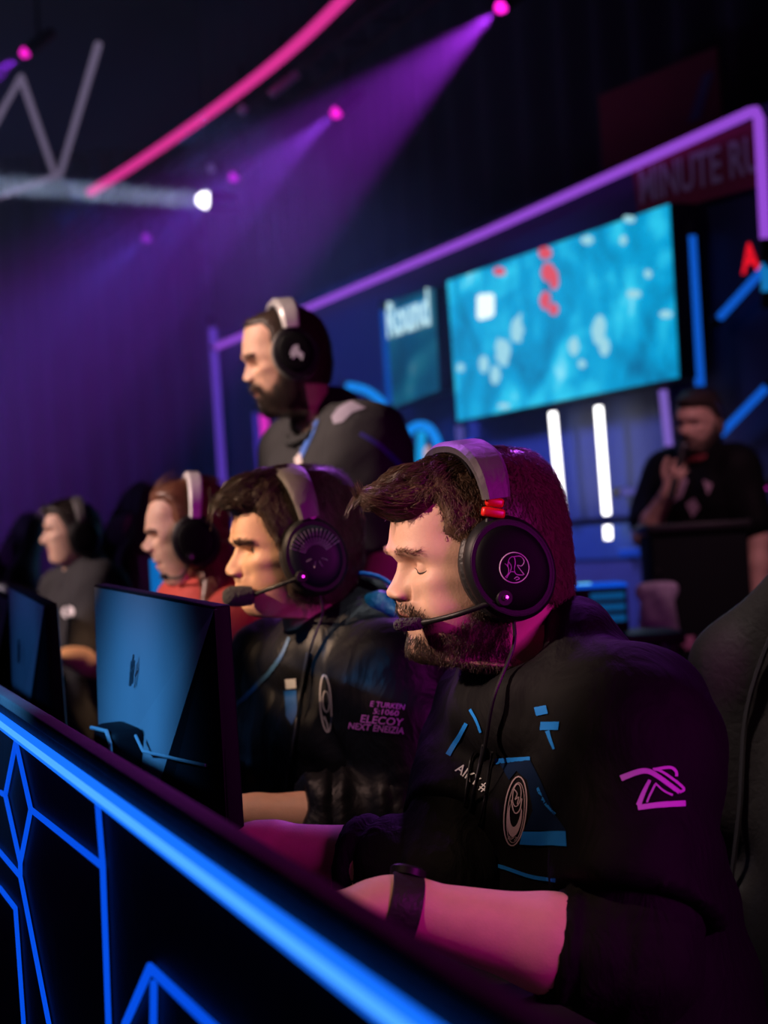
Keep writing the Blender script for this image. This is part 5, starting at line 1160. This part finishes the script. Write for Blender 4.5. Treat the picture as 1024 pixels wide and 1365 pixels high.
sto = MB().box(tpt((s0+s9)/2, -TH-.003, -.0333), s9-s0-.02, .008, .0205, (WDT, ND, NU), .003).build('light_strip', STRIP, bar)
MB().box(tpt((s0+s9)/2, -TH-.0075, -.033), s9-s0-.03, .0025, .008, (WDT, ND, NU), .001).build('strip_core', glow('desk_core', lin(75, 165, 255), 1.15), sto)
LN = [[(0, 1056), (7, 1060), (21, 989), (41, 1079), (27, 1150), (7, 1060)], [(41, 1079), (137, 1155)], [(130, 1068), (137, 1155), (146, 1400)], [(-30, 1105), (0, 1136), (27, 1168), (72, 1400)], [(27, 1150), (27, 1168)], [(-20, 1165), (0, 1184), (20.6, 1211), (34, 1400)], [(158, 1400), (167, 1365), (200, 1290), (300, 1385)], [(205, 1312), (204, 1400)]]
for k, pts in enumerate(LN):
    P = [fp(px, py, .003) for px, py in pts]; m = MB()
    for a, b in zip(P[:-1], P[1:]):
        d = nrm(b-a); m.box((a+b)/2, np.linalg.norm(b-a)+.005, .0062 if k < 6 else .0080, .005, (d, np.cross(ND, d), ND), .0015)
    m.build('light_line', LINE, bar, label=None)
DZ = .775
dk = thing('players_desk', 'long black desk behind the glowing barrier', 'desk', bpt(2.4, .35, 0))
MB().box(bpt(2.85, .012+.22, DZ-.015), 6.5, .42, .03, (WD, ND, UPZ), .006).build('desktop', mat('desk_black', (.012, .012, .014), .5), dk)
for s in (-.2, 1.3, 2.8, 4.3, 5.9):
    MB().box(bpt(s, .22, (DZ-.03)/2), .05, .36, DZ-.03, (WD, ND, UPZ)).build('leg_panel', BLACK, dk, False)
# ---- monitors
P1, P2 = U(285, 808, 2.10), U(125, 779, 2.60); T_ = P2-P1; MW = np.linalg.norm(T_); T_ = T_/MW
rr_ = ray(303, 1085); # lower near corner: square to the top edge
dlt = np.dot(P1-CAM, T_)/np.dot(rr_, T_); B1 = CAM+rr_*dlt; Ez = nrm(P1-B1); En = nrm(np.cross(Ez, T_)); 
if np.dot(En, CAM-P1) < 0: En = -En
MH = .335; print('monitor', MW, T_, Ez, En)
MSIL = mat('monitor_silver', (.20, .22, .25), .42, .35); MDRK = mat('monitor_dark', (.005, .005, .007), .6, spec=.06); TRIM = mat('monitor_trim', (.35, .42, .48), .3, .5)
def build_monitor(label):
    TL, TR = P1+T_*MW, P1; BR, BL = TR-Ez*MH, TL-Ez*MH; ctr = (TL+TR+BL+BR)/4
    base = ctr*1; base[2] = DZ; foot = A(*(ctr-En*.0)[:2], DZ)
    t = thing('monitor', label, 'monitor', foot, 'players\' monitors on the desk')
    MB().box(ctr-En*.011, MW, .022, MH, (T_, En, Ez), .003).build('bezel', MDRK, t)
    MB().box(ctr-En*.0225, MW-.016, .002, MH-.02, (T_, En, Ez)).build('display', mat('display_dark', (.02, .03, .05), .25, emit=lin(60, 90, 130), es=.35), t, False)
    i = .004; bm_ = lerp(BR, BL, .42)+En*.035+Ez*.03; tr = TR-T_*i-Ez*i+En*.001; tl = TL+T_*-i-Ez*i+En*.001; bl = BL-T_*i+Ez*.03+En*.012; br = BR+T_*i+Ez*i+En*.001
    MB().add([tr, tl, bl, bm_, tr-En*.004, tl-En*.004, bl-En*.014, bm_-En*.04], [(0, 1, 2, 3), (4, 7, 6, 5), (0, 3, 7, 4), (3, 2, 6, 7), (2, 1, 5, 6), (1, 0, 4, 5)]).build('back_cover', MSIL, t, False)
    b2 = lerp(BR, BL, .42)+Ez*i+En*.02
    MB().add([tr, bm_, b2, br, tr-En*.004, bm_-En*.04, b2-En*.022, br-En*.004], [(0, 1, 2, 3), (4, 7, 6, 5), (0, 3, 7, 4), (3, 2, 6, 7), (2, 1, 5, 6), (1, 0, 4, 5)]).build('lower_cover', MDRK, t, False)
    # trim line
    f = lambda u, v: lerp(lerp(TR, TL, u), lerp(BR, BL, u), v)
    a, b, c = f(.06, .60), f(.42, .62), f(.50, .575); a = a+En*.012; b = b+En*.034; c = c+En*.030
    MB().tube([a, b, c], .0022, 6).build('trim_line', TRIM, t)
    e = f(.60, .33)+En*.0125; m = MB()
    for q0, q1, r_ in (((-.016, -.022), (.002, .014), .0022), ((-.006, -.018), (.012, .016), .0018), ((-.012, -.004), (.010, .006), .0016), ((.002, .010), (.012, .024), .0014)):
        m.tube([e-T_*q0[0]+Ez*q0[1], e-T_*q1[0]+Ez*q1[1]], r_, 6)
    m.build('logo', mat('logo_grey', (.03, .035, .045), .4), t)
    # stand: neck, hinge, foot
    n0 = f(.62, .72)+En*.02; n0b = A(*(ctr+En*.055)[:2], DZ+.012)
    MB().box(n0+En*.015, .10, .05, .11, (T_, En, Ez), .012).build('hinge_box', MDRK, t)
    MB().tube([n0+En*.042+T_*.045+Ez*.05, n0+En*.042-T_*.035+Ez*.055, n0+En*.042-T_*.05+Ez*.04, n0+En*.041-T_*.05-Ez*.06], .0028, 8).build('hinge_edge', TRIM, t)  # pale tube along the box, puts its blue-lit edge into the colour
    MB().tube(spline([n0b, n0b+A(0, 0, .06)+En*.01, n0+En*.02], 12), .018, 12).build('neck', MDRK, t)
    MB().box(A(*(ctr+En*.02)[:2], DZ+.006), .22, .16, .012, (nrm(A(T_[0], T_[1], 0)), nrm(A(En[0], En[1], 0)), UPZ), .004).build('foot', MDRK, t)
    return t
def dup(root, loc, rotz, label):
    r = root.copy(); COL.objects.link(r); r.location = tuple(loc); r.rotation_euler = (0, 0, rotz); r['label'] = label
    for ch in root.children:
        c = ch.copy(); COL.objects.link(c); c.parent = r
        for g in ch.children: d = g.copy(); COL.objects.link(d); d.parent = c
    return r
mon = build_monitor('large monitor seen from behind, silver back cover, nearest on the desk')
ml = A(*mon.location); offs = P1-ml
def mon_at(px, py, d, rot, label):
    p = U(px, py, d); c, s = math.cos(rot), math.sin(rot); o = A(offs[0]*c-offs[1]*s, offs[0]*s+offs[1]*c, 0)
    return dup(mon, (p[0]-o[0], p[1]-o[1], DZ), rot, label)
mon_at(57, 772, 2.86, R(-6.5), 'monitor seen almost edge-on at the frame edge, behind the nearest one')
mon_at(9, 772, 3.75, R(-4), 'monitor with only its dark side edge showing past the edge-on one')
mon_at(40, 770, 4.8, R(-2), 'dim monitor in front of the farthest seated player')
# ---------------------------------------------------------------- gaming chairs
LEA = mat('chair_leather', (.10, .085, .082), .5, bump=(70, .12, 3, (1, 1, 1))); SEAM = mat('chair_seam', (.16, .14, .15), .5)
def make_chair(pel, tf, tl, label, seat_z, k=1.0):
    o = A(pel[0], pel[1], 0)+tf*.02; t = thing('gaming_chair', label, 'chair', o, 'gaming chairs of the players')
    lean = math.sin(R(13)); zz_ = lambda z: seat_z+(z-seat_z)*k; bx = lambda f, l, z: o+tf*(f-.25-lean*max(zz_(z)-.5, 0))+tl*l+UPZ*zz_(z)
    sx = lambda f, l, z: o+tf*f+tl*l+UPZ*z
    V, Q = sdf_mesh([ecap(bx(0, 0, seat_z+.12), bx(0, 0, 1.02), tl, (.19, .045), (.20, .04), .03), cone(bx(.045, .21, seat_z+.10), bx(.03, .20, seat_z+.28), .045, .04, .05), cone(bx(.045, -.21, seat_z+.10), bx(.03, -.20, seat_z+.28), .045, .04, .05),
        cone(bx(.05, .235, .86), bx(.05, .235, 1.06), .05, .055, .06), cone(bx(.05, -.235, .86), bx(.05, -.235, 1.06), .05, .055, .06), cone(bx(.045, .235, 1.06), bx(.0, .12, 1.22), .05, .04, .05), cone(bx(.045, -.235, 1.06), bx(.0, -.12, 1.22), .05, .04, .05),
        ecap(bx(0, 0, 1.05), bx(0, 0, 1.24), tl, (.17, .045), (.11, .045), .04)], .010)
    back = mesh_obj('backrest', V, Q, LEA, t)
    for s in (1, -1): MB().tube(spline([bx(.066, s*.16, seat_z+.14), bx(.06, s*.165, .85), bx(.067, s*.165, 1.02), bx(.058, s*.10, 1.17), bx(.052, s*.0, 1.20)], 30), .004, 6).build('seam_piping', SEAM, back)
    if k >= 1.0: V, Q = sdf_mesh([ecap(bx(.055, .10, 1.14), bx(.055, -.10, 1.14), UPZ, (.055, .03), (.055, .03), .02)], .007); mesh_obj('headrest_pillow', V, Q, (mat('pillow_grey', (.10, .09, .11), .7, bump=(50, .2, 3, (1, 1, 1))) if k == 1 else mat('pillow_pale', (.55, .45, .52), .7, bump=(50, .2, 3, (1, 1, 1)))), t)
    V, Q = sdf_mesh([ecap(sx(-.20, 0, seat_z-.045), sx(.24, 0, seat_z-.04), tl, (.22, .045), (.22, .045), .03), cone(sx(-.18, .23, seat_z-.02), sx(.20, .24, seat_z-.02), .045, .04, .04), cone(sx(-.18, -.23, seat_z-.02), sx(.20, -.24, seat_z-.02), .045, .04, .04)], .010); mesh_obj('seat', V, Q, LEA, t)
    for s in (1, -1):
        m = MB(); m.tube([sx(-.05, s*.29, seat_z-.06), sx(-.05, s*.33, seat_z-.02), sx(-.05, s*.335, seat_z+.16)], .018, 10); ar = m.build('armrest_post', BLACK, t)
        MB().box(sx(-.03, s*.335, seat_z+.175), .24, .085, .03, (tf, tl, UPZ), .012).build('armrest_pad', BLACK, t)
    MB().tube([sx(0, 0, .10), sx(0, 0, seat_z-.08)], .028, 14).build('gas_column', BLACK, t)
    for k in range(5):
        a = 2*math.pi*k/5+.3; d = tf*math.cos(a)+tl*math.sin(a); lg = MB(); lg.tube([o+UPZ*.12, o+d*.30+UPZ*.085], [.03, .018], 8); l_ = lg.build('base_leg', BLACK, t)
        w = o+d*.30+UPZ*.0; MB().lathe(w+np.cross(d, UPZ)*-.02+UPZ*.032, np.cross(d, UPZ), [(0, 0), (.03, 0), (.032, .004), (.032, .036), (.03, .04), (0, .04)], 16).build('caster_wheel', BLACK, l_); MB().tube([w+UPZ*.055, w+UPZ*.09], .01, 8).build('caster_stem', BLACK, l_)
    return t
ch = make_chair(x['pel'], x['tf'], x['tl'], 'dark leather gaming chair behind the nearest player\'s shoulder', x['pel'][2]-.12); yaw0 = MAN['body']['yaw']
low = make_chair(x2['pel'], x2['tf'], x2['tl'], 'low-backed dark chair of the player with the teal hood lining', x2['pel'][2]-.12, .62); yaw0 = MAN2['body']['yaw']
for xx, c, lb in ((x3, MAN3, 'low-backed dark chair of the red-hooded player'), (x4, MAN4, 'low-backed dark chair of the farthest player in black t-shirt')):
    p = xx['pel']+xx['tf']*.02; dup(low, (p[0], p[1], 0), R(c['body']['yaw']-yaw0), lb)

pf = A(-math.cos(R(26)), -math.sin(R(26)), 0); pl_ = A(math.sin(R(26)), -math.cos(R(26)), 0)
hp = U(172, 726, 6.4); make_chair(hp+pf*.40, pf, pl_, 'empty tall gaming chair with grey headrest between red-hooded and farthest players', .45, 1.36)
hp = U(28, 745, 7.2); make_chair(hp+pf*.40, pf, pl_, 'empty tall gaming chair at the frame edge beyond the farthest seated player', .45, 1.28)
dpp = U(216, 776, 4.35); ds = thing('small_panel', 'small blue-glowing display on a stand behind the red-hooded player\'s chin', 'display', A(dpp[0], dpp[1], 0)); ef, eg = nrm(A(CR[0], CR[1], 0)), nrm(-A(CF[0], CF[1], 0))
MB().box(dpp, .115, .012, .14, (ef, eg, UPZ), .004).build('bezel', mat('bezel_grey', (.10, .09, .10), .4), ds); MB().box(dpp+eg*.0065+ef*.012, .080, .002, .12, (ef, eg, UPZ), .0005).build('display', glow('small_blue', lin(10, 105, 185), .9), ds); MB().tube([A(dpp[0], dpp[1], .02), dpp-UPZ*.06], .012, 8).build('pole', BLACK, ds); MB().lathe((dpp[0], dpp[1], 0), UPZ, [(0, 0), (.12, 0), (.12, .012), (0, .025)], 20).build('base', BLACK, ds)  # unidentified blue-lit surface built as a display; glow and stand are added
# ---------------------------------------------------------------- ceiling rig
RIGZ = 4.3
def rg(px, py, z=RIGZ): return toz(px, py, z)
GRT = glow('grey_tube', lin(112, 100, 128), .75)
tube_thing('ceiling_tube', 'long gently curved magenta glowing tube hanging over the hall', 'light', [(118, 258), (180, 219), (262, 163), (340, 105), (400, 55), (455, 2), (490, -35)], .034, glow('hot_pink', lin(225, 50, 150), 1.0), None, pl=rg, seg=40)
GC = 'pale zigzag tubes under the ceiling'
tube_thing('ceiling_tube', 'pale zigzag tube with its peak below the top-corner magenta lamp', 'light', [(-20, 190), (0, 152), (28, 103), (72, 230)], .023, GRT, GC, pl=rg, clips=False)
tube_thing('ceiling_tube', 'pale check-mark tube rising beside the zigzag peak', 'light', [(-20, 270), (0, 261), (80, 233), (131, 60)], .023, GRT, GC, pl=lambda a, b: rg(a, b, RIGZ-.12), clips=False)
LAMPS = []
def lamp(px, py, z, r, col, es, label, aim, lens_n=None):
    p = rg(px, py, z); t = thing('stage_spotlight', label, 'spotlight', p, 'spotlights on the truss'); d = nrm(aim)
    cm = nrm(CAM-p)
    MB().lathe(p, d, [(0, r*1.5), (r*.5, r*1.35), (r*.85, r*.9), (r, .2*r), (r, 0), (0, 0)], 24).build('lens', glow('lens_%d_%d' % (px, py), col, es), t)
    MB().lathe(p-d*.0, -d, [(r*1.15, -.008), (r*1.25, .0), (r*1.3, .12), (r*1.0, .22), (0, .24)], 24).build('housing', BLACK, t)
    q = p-d*.10; MB().tube([q+A(0, 0, r*1.2), q+A(0, 0, .30)], .014, 8).build('yoke', BLACK, t); LAMPS.append((p, d)); return p, d
DIR = nrm(-CR*.70-CU*.66-CF*.28)
MG = lin(255, 30, 210)
L1 = lamp(671, 7, 4.25, .036, MG, 2.2, 'brightest magenta spotlight, topmost on the truss', DIR); L2 = lamp(451, 148, 4.25, .040, MG, 1.3, 'magenta spotlight next along from the brightest one', DIR); L3 = lamp(314, 234, 4.25, .040, lin(190, 30, 200), 1.0, 'dim magenta spotlight near the white moving head', DIR); L4 = lamp(198, 315, 4.25, .045, lin(150, 40, 200), .8, 'dimmest violet spotlight, lowest on the truss', DIR)
L5 = lamp(36, 68, 4.6, .034, MG, 1.4, 'magenta spotlight in the top corner above the zigzag tube', DIR)
WD_ = nrm(-CR*.96+CU*.02+CF*-.28); LW = lamp(278, 267, 3.95, .062, (.95, .93, 1.0), 4.0, 'large white moving-head spotlight with a level beam', WD_)
G2 = 'unlit fixtures on the rig'
def dull(px, py, a, b, label, ang):
    p = rg(px, py); d = nrm(CR*math.cos(R(ang))+CU*math.sin(R(ang))); t = thing('rig_fixture', label, 'fixture', p, G2)
    MB().tube([p-d*a/2, p+d*a/2], b, 12).build('housing', mat('fixture_grey', (.55, .55, .62), .5), t); MB().tube([p+A(0, 0, b), p+A(0, 0, .3)], .012, 8).build('hanger', BLACK, t)
dull(379, 112, .22, .030, 'long dull grey fixture under the magenta tube', 38); dull(281, 224, .05, .035, 'small dull grey fixture above the white spotlight', 20); dull(324, 146, .05, .030, 'small dark fixture beside the curved magenta tube', 60)
# truss the lamps hang from
TA, TB = L1[0]+A(0, 0, .38)-nrm(L4[0]-L1[0])*3.5, L4[0]+A(0, 0, .38)+nrm(L4[0]-L1[0])*3.0; td = nrm(TB-TA); tn = np.cross(td, UPZ); m = MB(); tr_ = thing('lighting_truss', 'black lattice truss carrying the magenta spotlights', 'truss', TA)
TRM = mat('truss_black', (.01, .01, .012), .5, .3)
for a, b in ((-.13, 0), (.13, 0), (0, .24)): MB().tube([TA+tn*a+UPZ*b, TB+tn*a+UPZ*b], .022, 8).build('chord', TRM, tr_)
n = int(np.linalg.norm(TB-TA)/.5); m = MB()
for i in range(n):
    p, q = TA+td*.5*i, TA+td*.5*(i+.5)
    for a in (-.13, .13): m.tube([p+tn*a, q+UPZ*.24], .009, 5); m.tube([q+UPZ*.24, p+td*.5+tn*a], .009, 5)
    m.tube([p-tn*.13, p+tn*.13], .009, 5)
m.build('bracing', TRM, tr_)
# ---------------------------------------------------------------- haze
hz = bpy.data.materials.new('stage_haze'); hz.use_nodes = True; N = hz.node_tree.nodes; L = hz.node_tree.links; N.remove(N['Principled BSDF']); vs = N.new('ShaderNodeVolumeScatter'); vs.inputs['Color'].default_value = (.9, .9, 1, 1); vs.inputs['Density'].default_value = .016; vs.inputs['Anisotropy'].default_value = .0; L.new(vs.outputs[0], N['Material Output'].inputs['Volume'])
hb = MB().box((-3.6, 14.6, 2.9), 13.0, 15.6, 5.4).build('haze', hz, None, False); tag(hb, 'thin haze hanging in the hall and catching the violet beams', 'haze', None, 'stuff')
# ---------------------------------------------------------------- light
def aim(o, tgt): o.rotation_euler = Vector(np.asarray(tgt)-np.asarray(o.location)).to_track_quat('-Z', 'Y').to_euler(); return o
def spot_light(name, loc, tgt, power, col, ang, blend=.3, r=.05):
    l = bpy.data.lights.new(name, 'SPOT'); l.energy = power; l.color = col; l.spot_size = R(ang); l.spot_blend = blend; l.shadow_soft_size = r
    o = bpy.data.objects.new(name, l); COL.objects.link(o); o.location = tuple(map(float, loc)); return aim(o, tgt)
def area_light(name, loc, tgt, power, col, size, spread=180, shape='DISK', sy=None):
    l = bpy.data.lights.new(name, 'AREA'); l.energy = power; l.color = col; l.size = size; l.spread = R(spread); l.shape = shape
    if sy: l.size_y = sy
    o = bpy.data.objects.new(name, l); COL.objects.link(o); o.location = tuple(map(float, loc)); return aim(o, tgt)
for (p, d), e, c in ((L1, 3800, (.42, .03, .85)), (L2, 2100, (.33, .05, .92)), (L3, 1050, (.17, .08, .95)), (L4, 600, (.14, .08, .95)), (L5, 1700, (.28, .02, .8))):
    spot_light('truss_spot', p+d*.07, p+d*4, e, c, 30, .5, .02)
p, d = LW; area_light('white_beam', p+d*.10, p+d*5, 24, (.55, .68, 1.0), .15, 3.0)
# added narrow key spots, unseen, on each figure, from high over the far side of the desk
WARM = (1, .66, .54)
spot_light('key_spot', (-2.5, 1.35, 2.6), (.02, 1.98, 1.215), 660, WARM, 6.8, .5, .05)
spot_light('key_spot', (-1.2, 1.0, 3.2), (.10, 1.86, .90), 120, (1, .62, .42), 9, .6, .05)
spot_light('key_spot', (-3.0, 2.2, 2.9), (-.18, 2.74, 1.23), 1150, (1, .64, .40), 6.2, .4, .05)
spot_light('key_spot', (-.8, 1.7, 3.4), (-.14, 2.55, .90), 170, (1, .60, .50), 8, .6, .05)  # extra spot, added to lift the second man's dark forearm
spot_light('key_spot', (-3.4, 3.2, 3.0), (-.42, 3.66, 1.28), 720, (1, .70, .62), 6.5, .4, .05)
spot_light('key_spot', (-3.0, 2.9, 3.4), (-.20, 3.92, 1.58), 1150, (1, .72, .60), 8.5, .5, .05)
spot_light('key_spot', (-4.4, 4.6, 3.2), (-1.05, 5.45, 1.22), 900, (1, .72, .68), 8.5, .4, .05)
spot_light('hood_fill', (.5, 1.9, 3.6), (.0, 2.72, 1.15), 160, (.85, .95, 1.0), 6, .6, .05)  # added spot, brings out the teal of the hood lining
area_light('magenta_wash', (1.45, .65, 1.45), (.25, 1.95, 1.0), 7.5, (.82, .02, .70), .5, 100)
spot_light('violet_wash', (.9, 4.6, 3.6), (.07, 2.1, 1.30), 240, (.50, .08, .95), 12, .6, .1)
spot_light('violet_wash', (.6, 5.6, 3.6), (-.17, 2.8, 1.30), 260, (.50, .12, .95), 11, .6, .1)
spot_light('blue_wash', (-2.4, .4, 2.5), (-.39, 2.40, 1.02), 1150, (.08, .42, 1.0), 8.6, .7, .1)
spot_light('blue_wash', (-2.8, .9, 2.7), (-.70, 3.12, 1.06), 300, (.06, .32, 1.0), 9, .5, .1)
spot_light('violet_wash', (-1.3, 4.3, 3.5), (.0, 2.08, 1.36), 380, (.55, .12, .95), 9, .6, .1)
spot_light('key_spot', (-1.7, 3.5, 3.7), (-.95, 5.18, .98), 520, (1, .58, .30), 4.5, .6, .05)  # added spot, there only to brighten the farthest player's arm
spot_light('stage_fill', wpt(1.5, 3.4, 1.7), wpt(1.15, .9, 0), 520, (.20, .26, 1.0), 75, .8, .3)  # added fills for the set wall, whose light comes from tubes and screen
spot_light('stage_fill', wpt(4.0, 3.6, 1.7), wpt(3.6, 1.2, 0), 200, (.05, .12, 1.0), 85, .8, .3)
spot_light('caster_fill', (1.7, 4.2, 3.4), (1.15, 6.6, 1.30), 150, (1, .50, .66), 24, .5, .1)  # added fill for the lectern speaker and the rose bag
area_light('hall_fill', (-8, 15, .3), (-7.5, 23, 2.0), 190, (.07, .12, 1.0), 2.0, 120)  # added low fill for the navy tone on the far drape, no fixture
area_light('hall_fill', (-5, 11, .6), (-5, 12, 7), 110, (.45, .5, 1.0), 2.0, 150)  # added upward fill, lifts the dark ceiling and the haze
spot_light('chair_fill', (-.2, 1.5, 4.3), (.66, 2.36, 1.12), 120, (1, .84, .80), 11, .7, .1)  # added spot, brightens the leather of the nearest chair
spot_light('banner_fill', wpt(.0, 3.6, 3.5), wpt(-.4, 2.7, 0), 22, (.75, .55, 1.0), 40, .7, .1)  # added fill so the banner lettering shows
w = bpy.data.worlds.new('hall_air'); SC.world = w; w.use_nodes = True; w.node_tree.nodes['Background'].inputs[0].default_value = (.010, .012, .03, 1); w.node_tree.nodes['Background'].inputs[1].default_value = .35
SC.view_settings.view_transform = 'Standard'; SC.view_settings.look = 'None'; SC.view_settings.exposure = 0.0; SC.view_settings.gamma = 1.0
SC.cycles.use_denoising = True; SC.cycles.max_bounces = 6; SC.cycles.diffuse_bounces = 3; SC.cycles.glossy_bounces = 3; SC.cycles.volume_bounces = 0; SC.cycles.transparent_max_bounces = 8; SC.cycles.sample_clamp_indirect = 6
